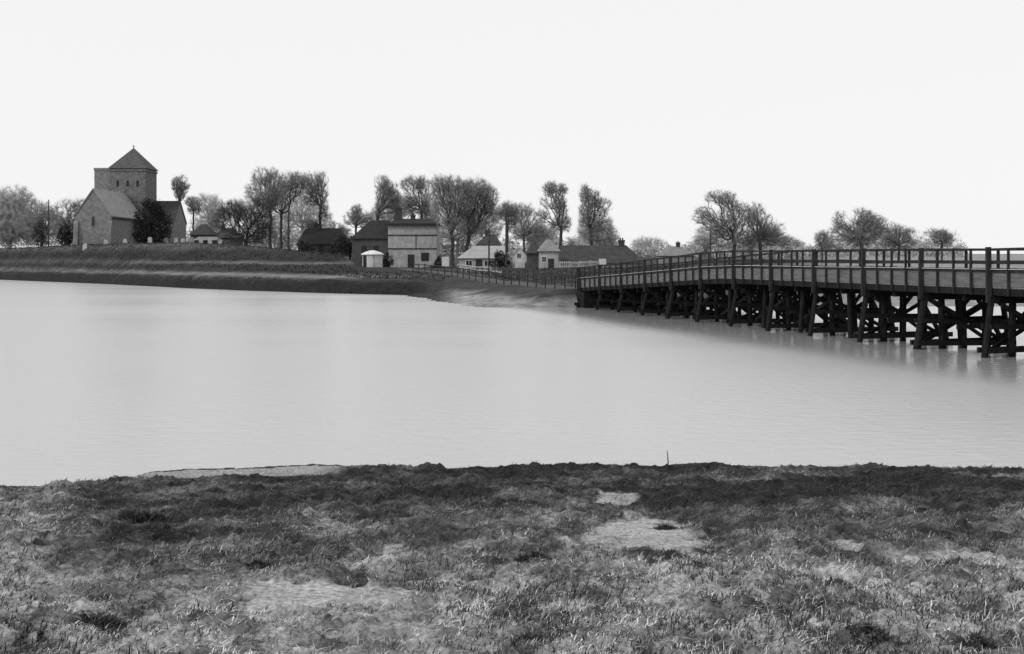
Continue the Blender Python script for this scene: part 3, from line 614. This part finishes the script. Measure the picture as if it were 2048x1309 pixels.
def round_hut():
    Y = 155; xc = wx(745, Y); z0 = wz(535.5, Y) - .15; R = 21 / F * Y; ze = wz(510, Y)
    root = thing('round_hut', 'small white round hut with domed roof in front of the tall house', 'hut', (xc, Y, z0 + .15))
    w = MB(); w.tube([(xc, Y, z0), (xc, Y, ze)], [R * .96, R * .96], 16); w.build('wall', M['white_wall'], root)
    r = MB(); r.tube([(xc, Y, ze), (xc, Y, ze + .12), (xc, Y, ze + .38), (xc, Y, ze + .58), (xc, Y, ze + .64)], [R * 1.1, R * 1.08, R * .75, R * .3, .05], 16); r.build('roof', M['white_paint'], root)
    d = MB(); a = math.radians(232); dx, dy = math.cos(a) * R * .97, math.sin(a) * R * .97
    d.beam((xc + dx, Y + dy, z0 + .2), (xc + dx, Y + dy, ze - .12), .55, .2, up=(0, 1, 0)); d.build('door', M['dark_wood'], root)
    b = MB(); a = math.radians(285); dx, dy = math.cos(a) * R * .97, math.sin(a) * R * .97; b.beam((xc + dx, Y + dy, z0 + .1), (xc + dx, Y + dy, ze - .02), .06, .06, up=(0, 1, 0)); b.build('batten', M['grey_wall'], root)
round_hut()

def hip_house(name, label, cat, Y, depth, pxl, pxr, pw, pe, pr, inset, wm, rm, chs=(), wins=(), doors=(), wf='white_paint'):
    zg = wz(pw, Y) - .5; x0, x1 = wx(pxl, Y), wx(pxr, Y); ze = wz(pe, Y); zr = wz(pr, Y + depth / 2)
    root = thing(name, label, cat, ((x0 + x1) / 2, Y + depth / 2, zg + .5))
    w = MB(); w.box(x0, x1, Y, Y + depth, zg, ze); w.build('wall', M[wm], root)
    hip_roof(x0, x1, Y, Y + depth, ze + .003, zr, inset, .3).build('roof', M[rm], root)
    for px, t, wd in chs: chimney(wx(px, Y + depth / 2), Y + depth / 2, zr - .5, wz(t, Y + depth / 2), wd, root)
    for px, py, ww, h in wins: window_y(wx(px, Y), Y, wz(py, Y), ww, h, root, wf, ft=.07)
    for px, py, ww, h in doors:
        d = MB(); xc = wx(px, Y); z = wz(py, Y); d.box(xc - ww / 2, xc + ww / 2, Y - .05, Y + .05, z, z + h); d.build('door', M['dark_wood'], root)
    return root
hip_house('churchyard_barn', 'small barn with dark domed-looking roof right of the church', 'barn', 184, 5, 381, 418, 490, 470, 449, (1.4, 1.4), 'dark_wall', 'dark_roof', doors=((398, 490, 1.2, 1.2),))
hip_house('lean_to_shed', 'low shed with pale flat roof in front of the small dark barn', 'shed', 178, 3.4, 388, 432, 492, 481, 474, (.6, .6), 'dark_wall', 'grey_roof', doors=((412, 491, 1.0, .8),))
hip_house('dark_roofed_house', 'dark roofed house standing behind the pale sloping shed roof', 'house', 178, 6, 955, 1000, 530, 491, 470, (1.6, 1.0), 'grey_wall', 'dark_roof', chs=((975, 461, .7),))
hip_house('pale_roofed_shed', 'long shed with big pale sloping roof right of the largest tree', 'shed', 150, 6, 918, 1012, 537, 517, 492, (2.2, .4), 'render_wall', 'pale_roof', wins=((938, 527, .8, .7), (975, 527, .8, .7)), doors=((958, 537, .9, 1.2),))
def white_cottage():
    Y = 147; zg = wz(533, Y) - .4; x0, x1 = wx(1025, Y), wx(1053, Y)
    root = thing('gabled_cottage', 'small white cottage with pointed gable and one dark window', 'cottage', ((x0 + x1) / 2, Y + 3, zg + .4))
    ze, zr = wz(512, Y), wz(497, Y); prism_y(x0, x1, Y, Y + 5, zg, ze, zr).build('wall', M['white_wall'], root)
    gable_roof_y(x0, x1, Y, Y + 5, ze + .02, zr + .02, .1, .1).build('roof', M['pale_roof'], root)
    window_y(wx(1038, Y), Y, wz(512, Y), .5, .6, root, 'white_paint', ft=.05)
    lw = MB(); lw.box(wx(1008, Y), x0 - .003, Y + .5, Y + 4.5, zg, wz(515, Y)); lt = lw.build('lean_to', M['grey_wall'], root)
    m = MB(); q = [(wx(1006, Y), Y + .3, wz(516, Y) + .06), (x0 - .12, Y + .3, wz(499, Y)), (x0 - .12, Y + 4.7, wz(499, Y)), (wx(1006, Y), Y + 4.7, wz(516, Y) + .06)]
    m.hexa(q, [(a, b, c + .1) for a, b, c in q]); child(m, 'roof', M['pale_roof'], lt, root)
    p = MB(); p.box(wx(1030, Y), wx(1050, Y), Y - .9, Y - .003, zg, wz(524, Y)); p.build('porch', M['white_wall'], root)
white_cottage()
hip_house('doored_house', 'small house with pale front wall, dark door and grey hipped roof', 'house', 141, 5, 1078, 1117, 538, 503, 479, (1.3, 1.3), 'render_wall', 'grey_roof', doors=((1102, 538, .75, 1.3),), wins=((1088, 519, .5, .7),))
hip_house('side_wing_house', 'dark walled low building joined left of the house with dark door', 'house', 142.5, 4, 1054, 1077.6, 538, 507, 488, (1.0, .2), 'dark_wall', 'dark_roof')
hip_house('long_barn', 'long building with huge dark hipped roof behind the bridge end', 'barn', 146, 9, 1120, 1288, 540, 527, 491, (.6, 2.2), 'grey_wall', 'dark_roof', chs=((1243, 480, .8),), wins=((1150, 533, .8, .6), (1200, 533, .8, .6)), doors=((1175, 541, .9, .9),))
hip_house('long_cottage', 'long low dark building with level ridge between the tall tree clump and the tall house', 'cottage', 182, 7, 596, 690, 507, 489, 457, (.9, 1.6), 'dark_wall', 'slate', chs=((632, 447, .8),), wins=((615, 499, .7, .6), (668, 499, .7, .6)), doors=((642, 507, .9, 1.4),), wf='grey_wall')
hip_house('back_cottage', 'small dark roofed house half hidden behind the churchyard barn and dark thicket tree', 'cottage', 198, 6, 424, 470, 492, 476, 458, (1.4, 1.4), 'dark_wall', 'dark_roof', chs=((446, 451, .7),))
hip_house('distant_house', 'distant house with grey pyramid roof and chimney beyond the bridge slope', 'house', 225, 8, 1325, 1388, 525, 512, 493, (2.6, 2.6), 'grey_wall', 'grey_roof', chs=((1356, 485, .8),))

# churchyard gravestones
GR = [(300, 488, .9, 'cross-topped'), (318, 491, .7, ''), (332, 487, .8, ''), (352, 490, .8, ''), (366, 489, .7, ''), (384, 492, .9, ''), (402, 494, .6, ''), (420, 495, 1.0, ''), (440, 493, .7, ''), (250, 489, .7, ''), (212, 490, .7, ''), (170, 489, .6, '')]
GL = ['pale gravestone in front of the black yew tree', 'pale gravestone at the right foot of the black yew', 'short pale gravestone between yew and church transept end', 'pale gravestone below the transept end wall', 'small pale gravestone below the slim tree behind the church', 'pale gravestone at the left corner of the small dark barn',
      'squat pale gravestone in front of the low churchyard shed door', 'tallest bright gravestone near the right end of the low shed', 'small gravestone alone left of the dark thicket tree', 'pale gravestone at the left foot of the black yew', 'pale gravestone below the nave roof edge of the church', 'small gravestone in front of the church gable']
for (px, py, h, kind), lb in zip(GR, GL):
    Y = 170.0 + (px % 5); X = wx(px, Y); z = gz(X, Y); m = MB(); w = .32
    pr = [(X - w, z - .3), (X + w, z - .3)] + [(X + w * math.cos(a * math.pi / 8), z + h + w * .8 * math.sin(a * math.pi / 8)) for a in range(9)]; k = len(pr)
    m.v = [(a, Y - .08, b) for a, b in pr] + [(a, Y + .08, b) for a, b in pr]; m.f = [tuple(range(k)), tuple(range(2 * k - 1, k - 1, -1))] + [(q, k + q, k + (q + 1) % k, (q + 1) % k) for q in range(k)]
    tag(m.build('gravestone', M['grave']), lb, 'gravestone', 'gravestones in the churchyard')

# telegraph poles
for px, top, Y, lb in ((97, 400, 185, 'thin wooden pole left of the church gable'), (577, 407, 150, 'thick dark pole standing before the tall tree clump'), (978, 456, 146, 'short thin pole in front of the pale sloping shed roof'), (1012, 432, 144, 'tall thin pole left of the white gabled cottage'), (1421, 460, 150, 'thin pole rising behind the sloping part of the bridge railing')):
    X = wx(px, Y); z = gz(X, Y); m = MB(); zt = wz(top, Y); m.tube([(X, Y, z - .5), (X, Y, (z + zt) / 2), (X + .03, Y, zt)], [.19 if px == 577 else .13, .14 if px == 577 else .11, .09], 8)
    tag(m.build('wooden_pole', M['grit']), lb, 'pole', 'poles on the far bank')

# fences on the far bank
def fence(name, label, pts, h, gap, m, rails=(.45, .9), pw=.1, picket=False):
    root = thing(name, label, 'fence', (pts[0][0], pts[0][1], gz(*pts[0])))
    P = [np.array(p, float) for p in pts]; st = []
    for a, b in zip(P[:-1], P[1:]):
        L = np.linalg.norm(b - a); n = max(1, int(round(L / gap)))
        st += [a + (b - a) * i / n for i in range(n)]
    st.append(P[-1]); zs = [gz(*p) for p in st]
    rl = MB()
    for (p, z), (q, z2) in zip(list(zip(st, zs))[:-1], list(zip(st, zs))[1:]):
        for f in rails: rl.beam((p[0], p[1] - .07, z + h * f), (q[0], q[1] - .07, z2 + h * f), .05, .11)
        if picket:
            n = 5
            for i in range(n):
                t = (i + .5) / n; c = p + (q - p) * t; zc = z + (z2 - z) * t; rl.box(c[0] - .05, c[0] + .05, c[1] - .13, c[1] - .1, zc + .05, zc + h * .97)
    rl.build('rail', M[m], root)
    for p, z in zip(st, zs): b = MB(); b.box(p[0] - pw / 2, p[0] + pw / 2, p[1] - pw / 2, p[1] + pw / 2, z - .3, z + h); b.build('post', M[m], root)
def along(Y, s): b = np.array([axX(Y), Y]); return (b[0] + PE[0] * s, b[1] + PE[1] * s)
fence('roadside_fence', 'dark post and rail fence leading from the bridge end towards the trees', [along(82.4, .2), along(100, .2), along(118, .1), along(132, -1)], 1.1, 2.4, 'dark_wood')
fence('field_fence', 'dark fence on the far side of the road beyond the bridge end', [along(82.6, 3.9), along(100, 3.9), along(118, 4.2)], 1.1, 2.6, 'dark_wood')
fence('white_fence', 'low pale rail fence in front of the pale sloping shed roof', [(wx(915, 138), 138), (wx(960, 130), 130), (wx(1003, 124), 124)], .9, 1.6, 'ledge_wood', rails=(.5, .92))
fence('garden_fence', 'pale picket fence in front of the long dark roofed building', [(wx(1119, 138), 138), (wx(1160, 138), 138), (wx(1200, 138), 138)], 1.0, 1.4, 'ledge_wood', rails=(.3, .8), picket=True)
sb = thing('white_board', 'white upright notice board between largest tree and tall house', 'sign', (wx(891, 152), 152, gz(wx(891, 152), 152)))
X = wx(891, 152); z = gz(X, 152); m = MB(); m.box(X - .5, X + .5, 151.95, 152.0, z + .25, z + 1.6); m.build('panel', M['white_wall'], sb)
for s in (-.42, .42): m = MB(); m.box(X + s - .05, X + s + .05, 152.003, 152.1, z - .3, z + 1.65); m.build('post', M['dark_wood'], sb)
cart = thing('toll_board', 'small white board at the bridge gate near the picket fence', 'sign', (wx(1205, 136), 136, gz(wx(1205, 136), 136)))
X = wx(1205, 136); z = gz(X, 136); m = MB(); m.box(X - .45, X + .45, 135.95, 136, z + .45, z + 1.15); m.build('panel', M['white_wall'], cart)
m = MB(); m.box(X - .05, X + .05, 136.003, 136.1, z - .3, z + 1.2); m.build('post', M['dark_wood'], cart)

# low hedgerow masses far behind the bridge: nobody could count its bushes
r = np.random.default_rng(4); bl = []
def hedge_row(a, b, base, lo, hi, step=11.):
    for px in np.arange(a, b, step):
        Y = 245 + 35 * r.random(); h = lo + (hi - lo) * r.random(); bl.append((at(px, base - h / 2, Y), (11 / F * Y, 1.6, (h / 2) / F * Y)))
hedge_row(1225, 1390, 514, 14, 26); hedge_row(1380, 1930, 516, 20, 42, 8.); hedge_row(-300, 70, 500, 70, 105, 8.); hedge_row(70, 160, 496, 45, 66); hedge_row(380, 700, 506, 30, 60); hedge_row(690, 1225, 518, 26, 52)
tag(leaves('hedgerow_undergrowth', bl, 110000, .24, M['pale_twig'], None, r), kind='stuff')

# rough growth along the far bank
def bank_scrub():
    r = np.random.default_rng(8); n = 190000; X = -105 + 150 * r.random(n); d = r.random(n) ** 1.2 * 60; Y = np.interp(X, SHX, SHY) + d
    u = X / Y * F + 1024; n1 = fbm(X * .2, Y * .35, 21)
    k = (n1 + .35 * r.random(n) > .52) & ~((u > 890) & (d < 12)) & ~((u < 880) & (d > 1.8) & (d < np.interp(u, [0, 250, 420], [3.5, 4, 8]))) & ~((np.abs((X - axX(Y)) * PE[0] - 2) < 2.3) & (Y > 80)) & ~((u > 690) & (Y > 134)); k &= ~((u < 850) & (np.abs(far_h(X, Y, False) - 3.05) < .22)); X = X[k]; Y = Y[k]; n = len(X); Z = far_h(X, Y)
    h = (.06 + .32 * r.random(n) ** 2) * np.where(far_h(X, Y, False) < 1.3, .5, 1); w = .03 + .05 * r.random(n); th = r.random(n) * math.pi; s = np.stack([np.cos(th) * w, np.sin(th) * w, 0 * w], -1); P = np.stack([X, Y, Z - .05], -1)
    T = P + np.stack([r.normal(0, .15, n), r.normal(0, .15, n), h], -1)
    V = np.stack([P - s, P + s, T], 1).reshape(-1, 3)
    tag(np_mesh('rough_grass', V, np.arange(n * 3), 3, M['blade'], tone=np.repeat(.02 + .09 * r.random(n) ** 3, 3)), kind='stuff')
bank_scrub()

# ------------------------------------------------------------------ the timber bridge
def bridge():
    c0 = along(40.6, 2.0)
    root = thing('timber_bridge', 'long dark timber trestle bridge with railings crossing the river', 'bridge', (c0[0], c0[1], 0))
    rr = random.Random(3)
    def p3(Y, s, z): x, y = along(Y, s); return (x, y, z)
    B = 3.67; K = list(range(-9, 13))
    Ys = [40.6 + B * k for k in K]; Ys = [y for y in Ys if y < ENDY]
    Yend = ENDY; Yl = Ys + [Yend]
    # deck of cross planks
    dk = MB(); y = Ys[0] - .6; 
    while y < Yend:
        z = deck_z(y) + rr.uniform(-.006, .006); z2 = deck_z(y + .2)
        b = [p3(y, .08, z - .09), p3(y, 4.02, z - .09), p3(y + .21, 4.02, z2 - .09), p3(y + .21, .08, z2 - .09)]
        dk.hexa(b, [(a, c, d + .09) for a, c, d in b]); y += .23
    dk.build('deck', M['deck_wood'], root)
    def run(name, s, dz, w, h, m, jit=.012, a=None, lst=None):
        mb = MB(); L = lst or Yl; off = [rr.uniform(-jit, jit) for _ in L]
        for i in range(len(L) - 1): mb.beam(p3(L[i] - .01, s, deck_z(L[i]) + dz + off[i]), p3(L[i + 1] + .01, s, deck_z(L[i + 1]) + dz + off[i + 1]), w, h)
        return mb.build(name, m, root)
    YY = [Ys[0] - .6] + Ys[1:] + [Yend]
    for s in (.2, 3.9): run('edge_beam', s, -.2, .26, .26, M['creosote'], .006, lst=YY)
    for s in (1.3, 2.7): run('girder', s, -.24, .26, .28, M['creosote'], .006, lst=YY)
    for s, q in ((.06, -1), (4.04, 1)):
        run('handrail', s, 1.40, .12, .09, M['rail_wood'], .035); run('middle_rail', s, .88, .09, .13, M['rail_wood'], .035)
        run('lower_rail', s, .57, .08, .11, M['rail_wood'], .015)
    run('ledge_board', .02, .64, .12, .025, M['ledge_wood'], .008)
    # boarded parapet between lower rail and deck
    for s in (.075, 4.025):
        kb = MB()
        for i in range(len(Yl) - 1):
            n = 4
            for j in range(3):
                a, b = Yl[i], Yl[i + 1]; z0 = .0 + j * .17
                kb.beam(p3(a, s, deck_z(a) + z0 + .085), p3(b, s, deck_z(b) + z0 + .085), .035, .165 + rr.uniform(-.012, .0))
        kb.build('kick_board', M['board_wood'], root)
    for i, Y in enumerate(Yl[:-1]):
        shown = Y > 36; nq = 4 if shown else 2; nf = 2 if shown else 1; nx = Yl[i + 1]
        for j in range(nq):
            if not shown and j: pass
            y = Y + (nx - Y) * j / nq; main = j == 0; t = .15 if main else .075; e = rr.uniform(-.03, .03)
            mb = MB(); mb.beam(p3(y, -.04 if main else -.015, deck_z(y) - (.6 if main else .33)), p3(y, -.04 + e if main else -.015 + e, deck_z(y) + (1.46 if main else 1.39)), t, t * 1.1); mb.build('post', M['rail_wood'], root)
        for j in range(nf):
            y = Y + (nx - Y) * (j / nf) + .4; mb = MB(); e = rr.uniform(-.03, .03); mb.beam(p3(y, 4.13, deck_z(y) - .33), p3(y, 4.13 + e, deck_z(y) + 1.42), .10, .10); mb.build('post', M['rail_wood'], root)
    # trestles: cap, walings, raking and upright piles, crossed braces
    for i, Y in enumerate(Ys):
        zc = deck_z(Y) - .38; low = -1.6
        if Y > 82: low = -.8
        tb = MB(); tb.beam(p3(Y, -.05, zc - .12), p3(Y, 4.15, zc - .12), .26, .26)
        zm = zc * .5
        for dy in (-.2, .2):
            tb.beam(p3(Y + dy, -.15, zm + .02), p3(Y + dy, 4.25, zm + rr.uniform(-.1, .1)), .11, .18)
            tb.beam(p3(Y + dy, -.35, .26), p3(Y + dy, 4.45, .24 + rr.uniform(-.08, .08)), .11, .2)
        tr = tb.build('trestle', M['creosote'], root)
        for sb, st in ((-.22, .12), (1.0, 1.0), (2.05, 2.05), (3.1, 3.1), (4.32, 3.98)):
            w = rr.uniform(.20, .29); st += rr.uniform(-.06, .06); pm = MB(); k = (zc - .25 - low) / (zc - .25); bx = st + (sb - st) * k
            a = np.array(p3(Y, bx, low)); b = np.array(p3(Y, st, zc - .25)); pm.tube([a, (a + b) / 2 + np.array([rr.uniform(-.03, .03), 0, 0]), b], [w * .56, w * .54, w * .5], 9)
            child(pm, 'pile', M['creosote'], tr, root)
        for q in (0, 1):
            br = MB(); z0, z1 = .25, zm - .05; sA, sB = (.3, 3.8) if q else (3.8, .3)
            br.beam(p3(Y + (.3 if q else -.3), sA, z0), p3(Y + (.3 if q else -.3), sB, zc - .3), .08, .15); child(br, 'brace', M['creosote'], tr, root)
        if i < len(Ys) - 1 and Y > 36:                         # lighter mid-bay bents of thin poles and long diagonal struts
            ym = (Y + Ys[i + 1]) / 2 + rr.uniform(-.25, .25); zq = deck_z(ym) - .38
            mbt = MB(); mbt.beam(p3(ym, .3, zq - .1), p3(ym, 3.8, zq - .1), .18, .2); mbt.beam(p3(ym + .12, .1, zq * .45), p3(ym + .12, 4.0, zq * .45 + rr.uniform(-.1, .1)), .09, .18)
            bent = mbt.build('trestle', M['creosote'], root)
            for q in ((.75, 2.5, 3.6) if Y > 47 else (1.6, 3.5)):
                lean = rr.uniform(-.15, .15); pm = MB(); pm.tube([p3(ym + lean * 1.6, q + rr.uniform(-.3, .3), low), p3(ym, q, zq - .2)], [.13, .11], 8); child(pm, 'pile', M['creosote'], bent, root)
            for q, fl in (((1.0, 0), (2.0, 1), (3.1, 1), (3.2, 0)) if Y > 50 else ((3.1, 1), (3.25, 0))):
                st = MB(); ya, yb = (Y, Ys[i + 1]) if fl else (Ys[i + 1], Y)
                st.beam(p3(ya, q + .22, .2 + rr.uniform(0, .15)), p3(yb, q + .22, deck_z(yb) - .6 + rr.uniform(-.2, .1)), .09, .14); child(st, 'brace', M['creosote'], bent, root)
    # raking struts and long walings between trestles on each face
    for s in (-.02, 4.12):
        wl = MB()
        for i in range(len(Ys) - 1):
            za, zb = deck_z(Ys[i]) - .38, deck_z(Ys[i + 1]) - .38
            if Ys[i] > 36: wl.beam(p3(Ys[i], s - .16, .3), p3((Ys[i] + Ys[i + 1]) / 2, s + .05, (za + zb) / 2 - .05), .12, .16); wl.beam(p3(Ys[i + 1], s - .16, .3), p3((Ys[i] + Ys[i + 1]) / 2, s + .05, (za + zb) / 2 - .05), .12, .16)
        if s < 1: continue
        wl.build('strut', M['creosote'], root)
    # abutment on the far shore
    ab = MB(); za = deck_z(Yend)
    b = [p3(Yend - 1.6, -.1, -.6), p3(Yend - 1.6, 4.2, -.6), p3(Yend + .5, 4.2, -.6), p3(Yend + .5, -.1, -.6)]; ab.hexa(b, [(x, y, za - .34) for x, y, z in b]); ab.build('abutment', M['creosote'], root)
    b = MB(); q = [p3(Ys[0] - 3, -.1, 0), p3(Ys[0] - 3, 4.2, 0), p3(Ys[0] - .6, 4.2, 0), p3(Ys[0] - .6, -.1, 0)]; b.hexa(q, [(x, y, 2.6) for x, y, z in q]); b.build('abutment', M['dark_wall'], root)
bridge()

# ------------------------------------------------------------------ plants that stand out on the near bank
def near_at(px, py):
    lo, hi = 3.3, 19.8
    for _ in range(40):
        mid = (lo + hi) / 2; h = float(near_h(np.array([wx(px, mid)]), np.array([mid]))[0])
        if HOR + F * (EYE - h) / mid > py: lo = mid
        else: hi = mid
    return wx(px, lo), lo
def tussock(px, py, wpx, label):
    X, Y = near_at(px, py); z = float(near_h(np.array([X]), np.array([Y]))[0]); R = wpx / 2 / F * Y; r = np.random.default_rng(px)
    n = 900; a = r.random(n) * 2 * math.pi; q = r.random(n) ** .7 * R * (1 + .25 * np.sin(3 * a + px) + .15 * np.sin(7 * a)); bx = X + np.cos(a) * q; by = Y + np.sin(a) * q * .7; L = R * (.25 + .45 * r.random(n)) * (1.1 - .5 * q / R)
    P = np.stack([bx, by, near_h(bx, by) - .02], -1); th = r.random(n) * 6.28; w = .003 + .004 * r.random(n); s = np.stack([np.cos(th) * w, np.sin(th) * w, 0 * w], -1)
    D = np.stack([np.cos(a) * q / R * .8 + r.normal(0, .5, n), np.sin(a) * q / R * .8 + r.normal(0, .5, n), .75 + .3 * r.random(n)], -1) * L[:, None]
    V = np.stack([P - s, P + s, P + D * .55 + s * .7, P + D * .55 - s * .7, P + D * np.array([1.1, 1.1, .85])], 1).reshape(-1, 3); b = np.arange(n)[:, None] * 5
    idx = np.concatenate([b + np.array([0, 1, 2, 3]), b + np.array([3, 2, 4])], 1).ravel()
    o = np_mesh('grass_tussock', V - np.array([X, Y, z]), idx, np.tile([4, 3], n), M['blade'], tone=np.repeat(.015 + .09 * r.random(n) ** 2, 5)); o.location = (X, Y, z)
    tag(o, label, 'grass tuft', 'dark grass tussocks on the near bank')
for px, py, w, lb in ((285, 1040, 95, 'dark wide tussock on the left side near the water'), (528, 1140, 60, 'dark tussock above the left pale mud patch'), (1062, 1285, 70, 'dark round tussock at the bottom middle of the near bank'), (1662, 1172, 55, 'small black tussock on the open turf to the right'), (1745, 1280, 75, 'dark tussock in the lower right among dry grass'),
                      (1955, 1296, 85, 'dark tussock in the bottom right corner'), (205, 1255, 95, 'large dark tussock at the lower left'), (1065, 1120, 70, 'dark upright tussock left of the large pale mud patch'), (1335, 1058, 60, 'dark tussock on the upper edge of the large pale mud patch'), (50, 1290, 60, 'dark tussock in the bottom left corner')):
    tussock(px, py, w, lb)
X, Y = near_at(1335, 948); z = float(near_h(np.array([X]), np.array([Y]))[0]); m = MB(); m.tube([(X, Y, z - .1), (X + .01, Y, z + .18), (X - .005, Y, z + .36)], [.012, .010, .006], 6)
tag(m.build('stick', M['dark_wood']), 'thin dark stick standing upright at the edge of the near bank', 'stick')

# ------------------------------------------------------------------ light, sky, camera
w = bpy.data.worlds.new('World'); S.world = w; w.use_nodes = True; nt = w.node_tree; bg = nt.nodes['Background']
EL, AZ = math.radians(36), math.radians(238)       # sun behind the camera's left shoulder, veiled by cloud
sky = nt.nodes.new('ShaderNodeTexSky'); sky.sky_type = 'NISHITA'; sky.sun_disc = False; sky.sun_elevation = EL; sky.sun_rotation = AZ
bw = nt.nodes.new('ShaderNodeRGBToBW'); nt.links.new(sky.outputs[0], bw.inputs[0])
mx = nt.nodes.new('ShaderNodeMix'); mx.data_type = 'FLOAT'; mx.inputs[0].default_value = .93      # thick even overcast over the clear sky
nt.links.new(bw.outputs[0], mx.inputs[2]); mx.inputs[3].default_value = 9.5
cb = nt.nodes.new('ShaderNodeCombineColor')
for k in range(3): nt.links.new(mx.outputs[0], cb.inputs[k])
nt.links.new(cb.outputs[0], bg.inputs['Color']); bg.inputs['Strength'].default_value = .1
sl = bpy.data.lights.new('sun', 'SUN'); sl.energy = 1.5; sl.angle = math.radians(10); so = bpy.data.objects.new('sun', sl); COL.objects.link(so)
sx, sy = math.sin(AZ), math.cos(AZ)
from mathutils import Vector
so.rotation_euler = Vector((sx * math.cos(EL), sy * math.cos(EL), math.sin(EL))).to_track_quat('Z', 'Y').to_euler(); so.location = (-30, -40, 60)
cd = bpy.data.cameras.new('camera'); cd.sensor_width = 36; cd.lens = 36 * F / 2048; cd.shift_y = -(654.5 - HOR) / 2048; cd.clip_start = .1; cd.clip_end = 6000
co = bpy.data.objects.new('camera', cd); COL.objects.link(co); co.location = (0, 0, EYE); co.rotation_euler = (math.pi / 2, 0, 0); S.camera = co
S.view_settings.view_transform = 'Standard'; S.view_settings.look = 'None'; S.view_settings.exposure = 0; S.view_settings.gamma = 1
S.cycles.max_bounces = 6
